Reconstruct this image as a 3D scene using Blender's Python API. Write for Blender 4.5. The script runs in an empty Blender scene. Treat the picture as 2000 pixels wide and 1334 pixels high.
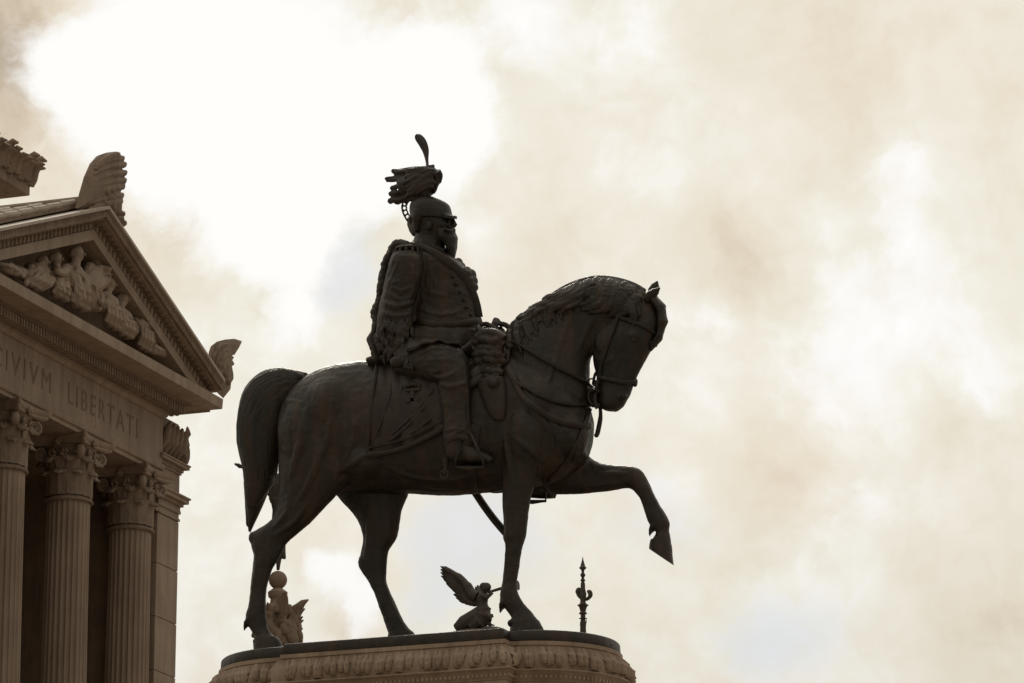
import bpy, bmesh, math, random
from mathutils import Vector, Matrix
from mathutils.bvhtree import BVHTree
random.seed(7)
S = bpy.context.scene
COL = S.collection
R_ = math.radians

# ------------------------------------------------------------------ camera
FPX = 7950.0; PITCH = R_(15.3); ALPHA = R_(20.5)
FH = Vector((-math.sin(ALPHA), math.cos(ALPHA), 0)); RT = Vector((math.cos(ALPHA), math.sin(ALPHA), 0))
FW = FH*math.cos(PITCH) + Vector((0, 0, math.sin(PITCH)))
UP = -FH*math.sin(PITCH) + Vector((0, 0, math.cos(PITCH)))
CAM = Vector((35.85106, -90.15394, -18.88969))
cd = bpy.data.cameras.new('camera'); co = bpy.data.objects.new('camera', cd); COL.objects.link(co)
co.matrix_world = Matrix(((RT.x, UP.x, -FW.x, CAM.x), (RT.y, UP.y, -FW.y, CAM.y), (RT.z, UP.z, -FW.z, CAM.z), (0, 0, 0, 1)))
cd.sensor_width = 36; cd.lens = 36*FPX/2000; cd.clip_start = 0.5; cd.clip_end = 9000
S.camera = co
def ray(x, y): return FW + RT*((x-1000)/FPX) - UP*((y-667)/FPX)
def onY(x, y, w=0.0):            # a point of the photograph on the real vertical plane Y = w
    r = ray(x, y); return CAM + r*((w-CAM.y)/r.y)
def onX(x, y, v):
    r = ray(x, y); return CAM + r*((v-CAM.x)/r.x)

# ------------------------------------------------------------------ sky and sun
W = bpy.data.worlds.new('World'); S.world = W; W.use_nodes = True
nt = W.node_tree; N = nt.nodes; L = nt.links; N.clear()
SUN = ray(560, -1900).normalized()
def nd(t, **k):
    n = N.new(t)
    for a, v in k.items(): setattr(n, a, v)
    return n
def mth(op, a, b=None, c=None, cl=False):
    n = nd('ShaderNodeMath', operation=op, use_clamp=cl)
    for i, v in enumerate((a, b, c)):
        if v is None: continue
        if isinstance(v, (int, float)): n.inputs[i].default_value = v
        else: L.new(v, n.inputs[i])
    return n.outputs[0]
tc = nd('ShaderNodeTexCoord'); DIR = tc.outputs['Generated']
def noise(vec, scale, detail=5, rough=.55, col=False):
    n = nd('ShaderNodeTexNoise'); n.inputs['Scale'].default_value = scale; n.inputs['Detail'].default_value = detail
    n.inputs['Roughness'].default_value = rough; L.new(vec, n.inputs['Vector'])
    return n.outputs['Color' if col else 'Fac']
def warp(scale, amt, detail=6):
    c = noise(DIR, scale, detail, .6, True)
    s = nd('ShaderNodeVectorMath', operation='SUBTRACT'); L.new(c, s.inputs[0]); s.inputs[1].default_value = (.5, .5, .5)
    m = nd('ShaderNodeVectorMath', operation='SCALE'); L.new(s.outputs[0], m.inputs[0]); m.inputs['Scale'].default_value = amt
    a = nd('ShaderNodeVectorMath', operation='ADD'); L.new(DIR, a.inputs[0]); L.new(m.outputs[0], a.inputs[1])
    nn = nd('ShaderNodeVectorMath', operation='NORMALIZE'); L.new(a.outputs[0], nn.inputs[0]); return nn.outputs[0]
def warp2(vec, scale, amt):
    c = noise(vec, scale, 6, .6, True)
    s = nd('ShaderNodeVectorMath', operation='SUBTRACT'); L.new(c, s.inputs[0]); s.inputs[1].default_value = (.5, .5, .5)
    m = nd('ShaderNodeVectorMath', operation='SCALE'); L.new(s.outputs[0], m.inputs[0]); m.inputs['Scale'].default_value = amt
    a = nd('ShaderNodeVectorMath', operation='ADD'); L.new(vec, a.inputs[0]); L.new(m.outputs[0], a.inputs[1])
    nn = nd('ShaderNodeVectorMath', operation='NORMALIZE'); L.new(a.outputs[0], nn.inputs[0]); return nn.outputs[0]
def blob(px, py, sig, amp, vec=None):
    d = ray(px, py).normalized(); n = nd('ShaderNodeVectorMath', operation='DOT_PRODUCT')
    L.new(vec or WD, n.inputs[0]); n.inputs[1].default_value = d
    k = (FPX/sig)**2
    return mth('MULTIPLY', mth('EXPONENT', mth('MULTIPLY', mth('SUBTRACT', n.outputs['Value'], 1.0), k)), amp)
W0 = warp(26, .022)
WD = warp2(W0, 85, .012)
BLOBS = [ # softer and duller cloud masses
 (-20, 60, 100, -.42), (10, 210, 90, -.25), (40, 330, 60, -.05), (85, 165, 22, -.16), (60, 100, 50, -.05), (640, 10, 70, .1), (790, 50, 50, -.12), (700, 10, 60, -.08),
 (300, 400, 60, -.10), (330, 470, 60, -.12), (400, 540, 60, -.08), (250, 300, 60, -.04), (490, 480, 60, .15), (560, 560, 60, .12), (520, 600, 25, -.2), (590, 640, 40, .22), (640, 560, 40, -.06),
 (430, 700, 90, .05), (430, 900, 90, .06), (480, 1010, 60, .04), (400, 1150, 120, .07),
 (1010, 30, 60, .22), (1080, 100, 60, .08), (1250, 60, 60, .14), (1620, 110, 130, -.10), (1400, 200, 100, .02), (1990, 200, 60, -.08), (1080, 330, 90, .0), (1030, 470, 50, -.08), (940, 440, 50, .12), (1060, 520, 60, -.06),
 (1280, 350, 60, .1), (1480, 330, 60, .05), (1770, 350, 50, .24), (1690, 430, 40, .12), (1680, 470, 35, -.14), (1780, 500, 50, .14), (1500, 530, 70, -.20), (1400, 470, 70, -.10), (1600, 360, 50, -.08), (1600, 420, 35, .1),
 (1405, 620, 30, .18), (1340, 640, 50, .06), (1640, 620, 90, .18), (1700, 760, 80, .14), (1840, 640, 80, .14), (1930, 760, 70, .14), (1850, 800, 60, -.16), (1900, 880, 70, -.06), (1500, 850, 80, -.03), (1500, 950, 90, -.12), (1360, 780, 60, .08), (1230, 700, 60, .05),
 (1680, 1000, 50, .16), (1830, 980, 60, .08), (1450, 1110, 45, -.08), (1330, 960, 40, .14), (1600, 1220, 110, .12), (1930, 1230, 90, -.16), (1780, 1150, 60, -.02), (700, 1210, 25, -.24), (650, 1190, 25, -.1), (560, 1080, 40, -.06),
]
nA = noise(WD, 30, 8, .5); nB = noise(W0, 85, 8, .55); nC = noise(W0, 230, 5, .6)
tot = mth('ADD', mth('MULTIPLY_ADD', nA, .20, .655), mth('ADD', mth('MULTIPLY_ADD', nB, .34, -.17), mth('MULTIPLY_ADD', nC, .12, -.06)))
for b in BLOBS: tot = mth('ADD', tot, blob(*b))
def mask(blobs, lo, hi, k1=.42, k2=.22):
    v = None
    for b in blobs:
        q_ = blob(*b, vec=W0); v = q_ if v is None else mth('ADD', v, q_)
    v = mth('MINIMUM', v, 1.0)
    v = mth('ADD', v, mth('ADD', mth('MULTIPLY_ADD', nB, k1, -k1/2), mth('MULTIPLY_ADD', nC, k2, -k2/2)))
    m_ = nd('ShaderNodeMapRange', interpolation_type='SMOOTHSTEP'); m_.inputs['From Min'].default_value = lo; m_.inputs['From Max'].default_value = hi; L.new(v, m_.inputs['Value']); return m_.outputs[0]
ramp = nd('ShaderNodeValToRGB'); L.new(tot, ramp.inputs[0])
el = ramp.color_ramp.elements
el[0].position = 0.0; el[0].color = (.28, .22, .155, 1); el[1].position = 1.0; el[1].color = (1.0, .99, .975, 1)
for p, c in ((.25, (.50, .41, .31, 1)), (.45, (.68, .583, .452, 1)), (.62, (.81, .742, .61, 1)), (.8, (.88, .845, .745, 1)), (.92, (.96, .94, .90, 1))):
    e = el.new(p); e.color = c
def mixc(f, a, b, bt='MIX'):
    m = nd('ShaderNodeMix', data_type='RGBA', blend_type=bt, clamp_factor=True)
    if isinstance(f, (int, float)): m.inputs[0].default_value = f
    else: L.new(f, m.inputs[0])
    for i, v in ((6, a), (7, b)):
        if isinstance(v, tuple): m.inputs[i].default_value = v
        else: L.new(v, m.inputs[i])
    return m.outputs[2]
# thinner cloud where some blue comes through
th = mask(((700, 540, 62, .9), (660, 480, 34, .6), (640, 600, 40, .4), (720, 440, 30, .4), (860, 1040, 70, .8), (930, 1000, 60, .5), (830, 1180, 60, .7), (1010, 1080, 90, .5), (1480, 1270, 75, .8), (1620, 1230, 80, .55), (1350, 1040, 70, .35), (1640, 700, 90, .4), (1200, 840, 70, .4), (1250, 1000, 80, .4)), .25, 1.0)
wh = mask(((330, 150, 125, .9), (560, 240, 160, .9), (790, 190, 100, .9), (880, 140, 70, .6), (890, 260, 60, .5), (450, 40, 130, .8), (480, 370, 90, .8), (590, 420, 55, .7), (120, 120, 60, .8), (170, 210, 60, .6), (250, 30, 60, .5), (640, 340, 70, .5), (800, 330, 60, .4),
            (575, 550, 34, .55), (600, 650, 34, .65), (545, 620, 24, .4), (470, 470, 40, .45), (640, 1120, 45, .75), (700, 1160, 32, .6), (600, 1100, 30, .4), (700, 1215, 18, .4), (1780, 350, 26, .35), (1840, 1190, 200, .0), (1010, 20, 30, .45), (1240, 50, 40, .5), (1150, 30, 40, .4), (600, 470, 45, .6), (560, 470, 50, .6), (920, 200, 50, .5), (300, 300, 60, .5)), .16, .84, .62, .34)
sky = nd('ShaderNodeTexSky', sky_type='NISHITA'); sky.sun_disc = False
sky.sun_elevation = math.asin(SUN.z); sky.sun_rotation = math.atan2(SUN.x, SUN.y)
skys = nd('ShaderNodeVectorMath', operation='SCALE'); L.new(sky.outputs[0], skys.inputs[0]); skys.inputs['Scale'].default_value = .08
blue = mixc(.10, (.735, .765, .80, 1), skys.outputs[0])
cloud = mixc(mth('MULTIPLY', th, .72), ramp.outputs[0], blue)
# pinkish cast of the denser cloud
pk = noise(WD, 16, 3, .5)
pk = mth('MULTIPLY', mth('SUBTRACT', pk, .5, cl=True), 2.4)
cloud = mixc(pk, cloud, mixc(1.0, cloud, (1.0, .93, .90, 1), 'MULTIPLY'))
cloud = mixc(wh, cloud, (1.0, .99, .965, 1))
# thick overcast is brightest towards the hidden sun and dims away from it
sd = nd('ShaderNodeVectorMath', operation='DOT_PRODUCT'); L.new(DIR, sd.inputs[0]); sd.inputs[1].default_value = SUN
fall = mth('EXPONENT', mth('MULTIPLY', mth('SUBTRACT', sd.outputs['Value'], .95, ), 2.6))
sx = nd('ShaderNodeSeparateXYZ'); L.new(DIR, sx.inputs[0]); zen = mth('MAXIMUM', sx.outputs['Z'], 0.0)
amb = mth('MULTIPLY_ADD', zen, .46, .21)
fall = mth('MINIMUM', mth('MULTIPLY_ADD', fall, .70, amb), 1.0)
fin = nd('ShaderNodeVectorMath', operation='SCALE'); L.new(cloud, fin.inputs[0]); L.new(fall, fin.inputs['Scale'])
bg = nd('ShaderNodeBackground'); L.new(fin.outputs[0], bg.inputs[0]); bg.inputs[1].default_value = 1.0
wo = nd('ShaderNodeOutputWorld'); L.new(bg.outputs[0], wo.inputs[0])
sl = bpy.data.lights.new('sun', 'SUN'); sl.energy = 1.3; sl.angle = R_(14); sl.color = (1, .93, .82)
so = bpy.data.objects.new('sun', sl); COL.objects.link(so); so.rotation_euler = SUN.to_track_quat('Z', 'Y').to_euler()
vs = S.view_settings; vs.view_transform = 'Standard'; vs.look = 'None'; vs.exposure = 0; vs.gamma = 1; vs.use_curve_mapping = False

# ------------------------------------------------------------------ materials
def material(name, c1, c2, c3=None, rough=.6, metal=0.0, nscale=1.0, bump=.3, bscale=8.0, streak=.4, bdist=.05, spec=.5):
    m = bpy.data.materials.new(name); m.use_nodes = True
    t = m.node_tree; n = t.nodes; l = t.links; bs = n['Principled BSDF']
    g = n.new('ShaderNodeNewGeometry')
    def nz(scale, det, vec=None, rg=.6):
        x = n.new('ShaderNodeTexNoise'); x.inputs['Scale'].default_value = scale; x.inputs['Detail'].default_value = det
        x.inputs['Roughness'].default_value = rg; l.new(vec or g.outputs['Position'], x.inputs['Vector']); return x.outputs['Fac']
    def rmp(src, a, b):
        r = n.new('ShaderNodeMapRange'); r.inputs['From Min'].default_value = a; r.inputs['From Max'].default_value = b; l.new(src, r.inputs['Value']); return r.outputs[0]
    def mx(f, a, b):
        k = n.new('ShaderNodeMix'); k.data_type = 'RGBA'; l.new(f, k.inputs[0])
        for i, v in ((6, a), (7, b)):
            if isinstance(v, tuple): k.inputs[i].default_value = v+(1,)
            else: l.new(v, k.inputs[i])
        return k.outputs[2]
    c = mx(rmp(nz(nscale, 6), .35, .65), c1, c2)
    mp = n.new('ShaderNodeMapping'); mp.inputs['Scale'].default_value = (3.2, 3.2, .25); l.new(g.outputs['Position'], mp.inputs['Vector'])
    if c3:
        sf = n.new('ShaderNodeMath'); sf.operation = 'MULTIPLY'; l.new(rmp(nz(nscale*1.3, 7, mp.outputs[0]), .45, .72), sf.inputs[0]); sf.inputs[1].default_value = streak
        c = mx(sf.outputs[0], c, c3)
    l.new(c, bs.inputs['Base Color']); bs.inputs['Metallic'].default_value = metal
    bs.inputs['Specular IOR Level'].default_value = spec
    rr = n.new('ShaderNodeMapRange'); rr.inputs['To Min'].default_value = rough-.12; rr.inputs['To Max'].default_value = rough+.12
    l.new(nz(nscale*2.5, 5), rr.inputs['Value']); l.new(rr.outputs[0], bs.inputs['Roughness'])
    b = n.new('ShaderNodeBump'); b.inputs['Strength'].default_value = bump; b.inputs['Distance'].default_value = bdist
    l.new(nz(bscale, 8, None, .65), b.inputs['Height']); l.new(b.outputs[0], bs.inputs['Normal'])
    return m
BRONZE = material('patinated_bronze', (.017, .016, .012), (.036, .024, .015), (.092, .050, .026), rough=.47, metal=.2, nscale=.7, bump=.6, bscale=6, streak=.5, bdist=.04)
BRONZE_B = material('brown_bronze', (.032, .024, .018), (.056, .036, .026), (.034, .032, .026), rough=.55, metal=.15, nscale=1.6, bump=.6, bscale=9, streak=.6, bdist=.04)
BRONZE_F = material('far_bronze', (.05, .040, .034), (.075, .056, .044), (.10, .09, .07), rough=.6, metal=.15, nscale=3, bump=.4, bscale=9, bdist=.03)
BRONZE_P = material('pale_bronze', (.12, .11, .085), (.17, .155, .12), rough=.6, nscale=3)
MARBLE = material('weathered_marble', (.365, .28, .215), (.30, .228, .172), (.22, .16, .115), rough=.75, nscale=.6, bump=.4, bscale=3.5, streak=.8, bdist=.04, spec=.3)
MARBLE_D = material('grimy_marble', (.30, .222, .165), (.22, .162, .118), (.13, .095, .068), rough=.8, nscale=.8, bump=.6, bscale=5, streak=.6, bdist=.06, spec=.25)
MARBLE_L = material('pale_marble', (.50, .43, .36), (.42, .35, .29), (.30, .24, .195), rough=.7, nscale=1.0, bump=.2, bscale=4, streak=.35, bdist=.03, spec=.3)  # pale stone; on the sima lip it stands in for light
LETTER = material('letter_stain', (.23, .17, .125), (.19, .14, .10), rough=.9, nscale=3)
PED = material('pedestal_marble', (.44, .33, .24), (.32, .232, .168), (.17, .12, .085), rough=.7, nscale=.9, bump=.3, bscale=4, streak=.6, bdist=.03, spec=.35)
PAVE = material('paving', (.32, .27, .215), (.25, .21, .165), rough=.85, nscale=.2)

# ------------------------------------------------------------------ mesh tools
class MB:
    def __init__(s): s.v = []; s.f = []
    def add(s, vs, fs):
        o = len(s.v); s.v += [tuple(v) for v in vs]; s.f += [tuple(i+o for i in f) for f in fs]; return s
    def rings(s, rings, cap=True, closed=True):
        n = len(rings[0]); vs = [p for r in rings for p in r]; fs = []
        for i in range(len(rings)-1):
            for j in range(n if closed else n-1):
                a = i*n+j; b = i*n+(j+1) % n; fs.append((a, b, b+n, a+n))
        if cap: fs.append(tuple(range(n))[::-1]); fs.append(tuple(range((len(rings)-1)*n, len(rings)*n)))
        return s.add(vs, fs)
    def box(s, c, d, M=None):
        vs = [Vector((x*d[0]/2, y*d[1]/2, z*d[2]/2)) for x in (-1, 1) for y in (-1, 1) for z in (-1, 1)]
        if M: vs = [M @ v for v in vs]
        vs = [v+Vector(c) for v in vs]
        return s.add(vs, [(0, 1, 3, 2), (4, 6, 7, 5), (0, 4, 5, 1), (2, 3, 7, 6), (0, 2, 6, 4), (1, 5, 7, 3)])
    def tube(s, pts, rad, n=8, flat=None):
        pts = [Vector(p) for p in pts]; rings = []; up = Vector((.13, .31, .94)).normalized()
        m = len(pts)
        for i, p in enumerate(pts):
            t = (pts[min(i+1, m-1)]-pts[max(i-1, 0)]).normalized()
            if flat is not None: a = t.cross(Vector(flat)).normalized(); b = Vector(flat)
            else:
                a = t.cross(up)
                if a.length < .05: a = t.cross(Vector((1, 0, 0)))
                a.normalize(); b = a.cross(t)
            r = rad[i] if hasattr(rad, '__len__') else rad
            ra, rb = r if hasattr(r, '__len__') else (r, r)
            rings.append([p+a*ra*math.cos(k*2*math.pi/n)+b*rb*math.sin(k*2*math.pi/n) for k in range(n)])
        return s.rings(rings)
    def lathe(s, c, prof, n=16, M=None):
        rings = []
        for r, z in prof:
            ring = [Vector((r*math.cos(k*2*math.pi/n), r*math.sin(k*2*math.pi/n), z)) for k in range(n)]
            if M: ring = [M @ v for v in ring]
            rings.append([v+Vector(c) for v in ring])
        return s.rings(rings)
    def ball(s, c, r, n=12, m=8, M=None):
        r = r if hasattr(r, '__len__') else (r, r, r); rings = []
        for i in range(1, m):
            a = math.pi*i/m
            ring = [Vector((r[0]*math.sin(a)*math.cos(k*2*math.pi/n), r[1]*math.sin(a)*math.sin(k*2*math.pi/n), -r[2]*math.cos(a))) for k in range(n)]
            if M: ring = [M @ v for v in ring]
            rings.append([v+Vector(c) for v in ring])
        return s.rings(rings)
    def prism(s, poly, d):           # polygon (list of 3-D points) pushed along vector d
        n = len(poly); P = [Vector(p) for p in poly]
        return s.add(P+[p+Vector(d) for p in P], [tuple(range(n))[::-1], tuple(range(n, 2*n))]+[(i, (i+1) % n, (i+1) % n+n, i+n) for i in range(n)])
    def mesh(s, name, mat, smooth=True):
        me = bpy.data.meshes.new(name); me.from_pydata(s.v, [], s.f); me.validate()
        bm = bmesh.new(); bm.from_mesh(me); bmesh.ops.recalc_face_normals(bm, faces=bm.faces); bm.to_mesh(me); bm.free()
        if mat: me.materials.append(mat)
        if smooth is True: me.polygons.foreach_set('use_smooth', [True]*len(me.polygons))
        elif smooth: 
            me.polygons.foreach_set('use_smooth', [True]*len(me.polygons)); me.set_sharp_from_angle(angle=R_(smooth))
        return me
    def obj(s, name, mat, parent=None, smooth=40, **k):
        return link(name, s.mesh(name, mat, smooth), parent, **k)
def link(name, me, parent=None, **k):
    o = bpy.data.objects.new(name, me); COL.objects.link(o)
    if parent: o.parent = parent
    for a, v in k.items(): o[a] = v
    return o
def thing(name, label, cat, loc=(0, 0, 0), group=None):
    o = bpy.data.objects.new(name, None); COL.objects.link(o); o.location = loc; o['label'] = label; o['category'] = cat
    o.empty_display_size = .1
    if group: o['group'] = group
    return o
def remesh(mb, name, mat, voxel, smooth_it=4, disp=None):
    me = mb.mesh('tmp', None); o = bpy.data.objects.new('tmp', me); COL.objects.link(o)
    r = o.modifiers.new('r', 'REMESH'); r.mode = 'VOXEL'; r.voxel_size = voxel
    if smooth_it:
        k = o.modifiers.new('s', 'SMOOTH'); k.factor = .5; k.iterations = smooth_it
    for (sc, st) in (disp or []):
        tx = bpy.data.textures.new('d', 'CLOUDS'); tx.noise_scale = sc
        d = o.modifiers.new('d', 'DISPLACE'); d.texture = tx; d.strength = st; d.texture_coords = 'GLOBAL'; d.mid_level = .5
    dg = bpy.context.evaluated_depsgraph_get(); ev = o.evaluated_get(dg)
    out = bpy.data.meshes.new_from_object(ev, depsgraph=dg); out.name = name
    bpy.data.objects.remove(o); out.materials.clear(); out.materials.append(mat)
    out.polygons.foreach_set('use_smooth', [True]*len(out.polygons))
    return out
def crom(P, k=4):                    # Catmull-Rom through tuples
    out = []; n = len(P)
    for i in range(n-1):
        a, b, c, d = P[max(i-1, 0)], P[i], P[i+1], P[min(i+2, n-1)]
        for j in range(k):
            t = j/k
            out.append(tuple(.5*((2*q)+(r-p)*t+(2*p-5*q+4*r-s_)*t*t+(3*q-p-3*r+s_)*t**3) for p, q, r, s_ in zip(a, b, c, d)))
    out.append(tuple(P[-1])); return out
def limb(mb, st, floor=None, n=20, k=3, sq=2.0):
    """stations (edge1 x,y, edge2 x,y, lateral position, lateral half-width), traced, set on their real planes"""
    rings = []
    for s_ in crom(st, k):
        A = onY(s_[0], s_[1], s_[4]); B = onY(s_[2], s_[3], s_[4]); c = (A+B)/2; u = (B-A)/2; a = u.length; u.normalize()
        b = s_[5]; at = math.sqrt(max(a*a-(.35*b*u.x)**2, (a*.45)**2))
        ring = []
        for j in range(n):
            t = 2*math.pi*j/n; cc = math.cos(t); ss = math.sin(t)
            cx = math.copysign(abs(cc)**(2/sq), cc); sx = math.copysign(abs(ss)**(2/sq), ss)
            p = c+u*at*cx+Vector((0, b*sx, 0))
            if floor is not None and p.z < floor: p.z = floor
            ring.append(p)
        rings.append(ring)
    mb.rings(rings)

# ------------------------------------------------------------------ ground
GZ = -20.5
g = MB(); g.add([(-4000, -4000, GZ), (4000, -4000, GZ), (4000, 4000, GZ), (-4000, 4000, GZ)], [(0, 1, 2, 3)])
g.obj('ground', PAVE, kind='structure')
# ------------------------------------------------------------------ terrace the monument stands on
g = MB(); g.box((-62, 45, GZ+9), (110, 60, 18)); g.obj('monument_terrace', MARBLE_D, kind='structure')

# ------------------------------------------------------------------ pedestal
PT = -.18
def plan(d, n=22):
    hl, hw, rr, rl, cl = 2.81, 2.35, 1.97, 2.07, -3.24
    P = [(hl+d, -hw-d)]
    a0 = math.asin(max(-.9, d/(rr+d)))
    for i in range(n+1):
        a = -math.pi/2+a0+(math.pi-2*a0)*i/n; P.append((hl+(rr+d)*math.cos(a), (rr+d)*math.sin(a)))
    P += [(hl+d, hw+d), (-hl-d, hw+d)]
    x0 = -hl-d
    a0 = math.asin(min(.9, max(-.9, (cl-x0)/(rl+d)))) if cl > x0 else 0
    if cl <= x0: P.append((x0, rl+d))
    for i in range(n+1):
        a = math.pi/2+a0+(math.pi-2*a0)*i/n; P.append((cl+(rl+d)*math.cos(a), (rl+d)*math.sin(a)))
    if cl <= x0: P.append((x0, -rl-d))
    else: P += [(x0, -rl*0-abs(P[-1][1]))]
    if cl > x0: P.insert(len(P)-n-2, (x0, P[-1][1]*-1))
    P.append((-hl-d, -hw-d)); return P
def sweep(prof):
    mb = MB(); mb.rings([[Vector((x, y, z)) for x, y in plan(d)] for d, z in prof]); return mb
ped = thing('statue_pedestal', 'tall marble pedestal with rounded ends and carved cornice under the bronze rider', 'pedestal', (0, 0, GZ))
def pobj(mb, name, mat, parent, **k):
    o = mb.obj(name, mat, parent, **k); o.location = -Vector(parent.location); return o
sweep([(-.25, PT), (-.02, PT), (0, PT-.02), (.01, PT-.24), (.0, PT-.27), (-.3, PT-.27)]) and None
pobj(sweep([(-.06, PT-.30), (.06, PT-.275), (.06, PT-.37), (.03, PT-.38), (.03, PT-.40), (.10, PT-.41), (.09, PT-.45), (.13, PT-.55), (.20, PT-.68), (.23, PT-.79), (.22, PT-.89), (.21, PT-.94), (.25, PT-.97), (.29, PT-.98), (.29, PT-1.01), (.22, PT-1.03), (.17, PT-1.1), (.17, PT-1.2), (.14, PT-1.21), (.12, PT-1.25), (-.1, PT-1.25)]), 'cornice', PED, ped)
# carved leaves round the cornice torus
lf = MB()
for i, (v, pr, w) in enumerate([(0, 0, 0)]): pass
rows = 8; cols = 6; vs = []; fs = []
for i in range(rows+1):
    t = i/rows
    for j in range(cols+1):
        u = j/cols*2-1
        wd = .095*math.sin(math.pi*min(1, .22+t*.78))**.6*(1+.14*math.cos(t*20))
        # torus profile: from under (z -.93) up to (z -.44)
        z = -.915+.48*t; zz = [.42, .45, .55, .68, .79, .89, .94]; dd = [.10, .13, .22, .31, .345, .32, .25]; q = min(max(-z, .421), .939); k_ = max(i_ for i_ in range(6) if zz[i_] <= q); d = dd[k_]+(dd[k_+1]-dd[k_])*(q-zz[k_])/(zz[k_+1]-zz[k_])-.04+.03*math.sin(j*2.1)*math.sin(i*1.7)
        vs.append((u*wd, d+.07-.11*abs(u)**1.5+(.025*math.sin(t*math.pi*5)), z))
for i in range(rows):
    for j in range(cols): a = i*(cols+1)+j; fs.append((a, a+1, a+cols+2, a+cols+1))
me = bpy.data.meshes.new('carved_leaf'); me.from_pydata(vs, [], fs); me.materials.append(PED); me.polygons.foreach_set('use_smooth', [True]*len(fs))
def along_plan(step, d=0.0):
    P = [Vector(p) for p in plan(d, 60)]; out = []; acc = 0; n = len(P)
    for i in range(n):
        a, b = P[i], P[(i+1) % n]; l = (b-a).length
        if l < 1e-6: continue
        t = (b-a)/l; s_ = -acc
        x = (step-acc) % step
        while x < l: out.append((a+t*x, t)); x += step
        acc = (acc+l) % step
    return out
for p, t in along_plan(.155):
    nn = Vector((t.y, -t.x)); M = Matrix(((t.x, nn.x, 0, p.x), (t.y, nn.y, 0, p.y), (0, 0, 1, PT-GZ), (0, 0, 0, 1)))
    o = link('carved_leaf', me, ped); o.matrix_local = M @ Matrix.Rotation(random.uniform(-.2, .2), 4, 'Y') @ Matrix.Diagonal((random.uniform(.85, 1.15), 1, random.uniform(.93, 1.04), 1))
bd = MB()
for p, t in along_plan(.115, .17):
    nn = Vector((t.y, -t.x)); bd.ball((p.x+nn.x*.03, p.y+nn.y*.03, PT-1.15), (.042, .042, .05), 6, 4)
pobj(bd, 'bead_row', PED, ped, kind='stuff')
# shaft in courses of blocks
z = PT-1.25; k = 0
while z > GZ+2:
    h = 1.35
    pobj(sweep([(.02, z), (.10, z), (.12, z-.02), (.12, z-h+.035), (.10, z-h+.015), (.02, z-h+.015)]), 'stone_course', PED, ped); z -= h; k += 1
pobj(sweep([(.5, z), (.8, z-.2), (.8, GZ), (.5, GZ)]), 'pedestal_foot', PED, ped)

# ------------------------------------------------------------------ equestrian statue
st = thing('equestrian_statue', 'dark bronze rider in plumed helmet on a pacing horse with raised foreleg', 'statue', (0, 0, PT))
def sobj(x, name, mat=BRONZE, parent=None, smooth=50, **k):
    me = x.mesh(name, mat, smooth) if isinstance(x, MB) else x
    if isinstance(x, MB) and k.pop('raw', False): pass
    par = parent or st
    o = link(name, me, par, **k)
    if parent is None: o.location = -st.location
    return o
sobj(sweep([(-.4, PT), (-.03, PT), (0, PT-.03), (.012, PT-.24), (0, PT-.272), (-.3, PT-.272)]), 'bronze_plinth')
mound = MB()
H = MB()
# trunk
limb(H, [(556, 806, 556, 890, 0, .35), (570, 775, 566, 920, 0, .75), (600, 741, 600, 948, 0, .98), (650, 716, 650, 958, 0, 1.08), (710, 707, 710, 960, 0, 1.08),
         (790, 706, 790, 962, 0, 1.12), (870, 702, 870, 967, 0, 1.15), (930, 698, 930, 963, 0, 1.1), (990, 690, 990, 957, 0, 1.02), (1050, 690, 1050, 948, 0, .95),
         (1100, 715, 1096, 935, 0, .85), (1135, 760, 1128, 915, 0, .68), (1152, 800, 1146, 890, 0, .4)], n=32, sq=2.15)
# neck
limb(H, [(1010, 720, 1100, 915, 0, .85), (995, 668, 1140, 868, 0, .78), (1030, 620, 1152, 800, 0, .62), (1070, 583, 1150, 745, 0, .5), (1108, 560, 1152, 702, 0, .43),
         (1160, 545, 1172, 672, 0, .38), (1205, 548, 1195, 650, 0, .36), (1245, 566, 1210, 640, 0, .33)], n=28)
# head
limb(H, [(1270, 580, 1215, 600, 0, .26), (1291, 612, 1180, 635, 0, .36), (1289, 650, 1160, 682, 0, .41), (1272, 682, 1160, 712, 0, .36), (1254, 715, 1164, 733, 0, .29),
         (1241, 742, 1166, 758, 0, .26), (1232, 768, 1166, 781, 0, .26), (1219, 792, 1169, 795, 0, .23), (1206, 802, 1180, 802, 0, .15)], n=24, sq=2.3)
for s_ in (-1, 1):
    H.ball(onY(1236, 655, s_*.36), (.13, .1, .11))                     # brow
    H.ball(onY(1192, 668, s_*.2), (.4, .2, .5), 20, 14)                     # cheek
    H.ball(onY(1216, 775, s_*.17), (.14, .1, .12))                     # nostril
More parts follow.
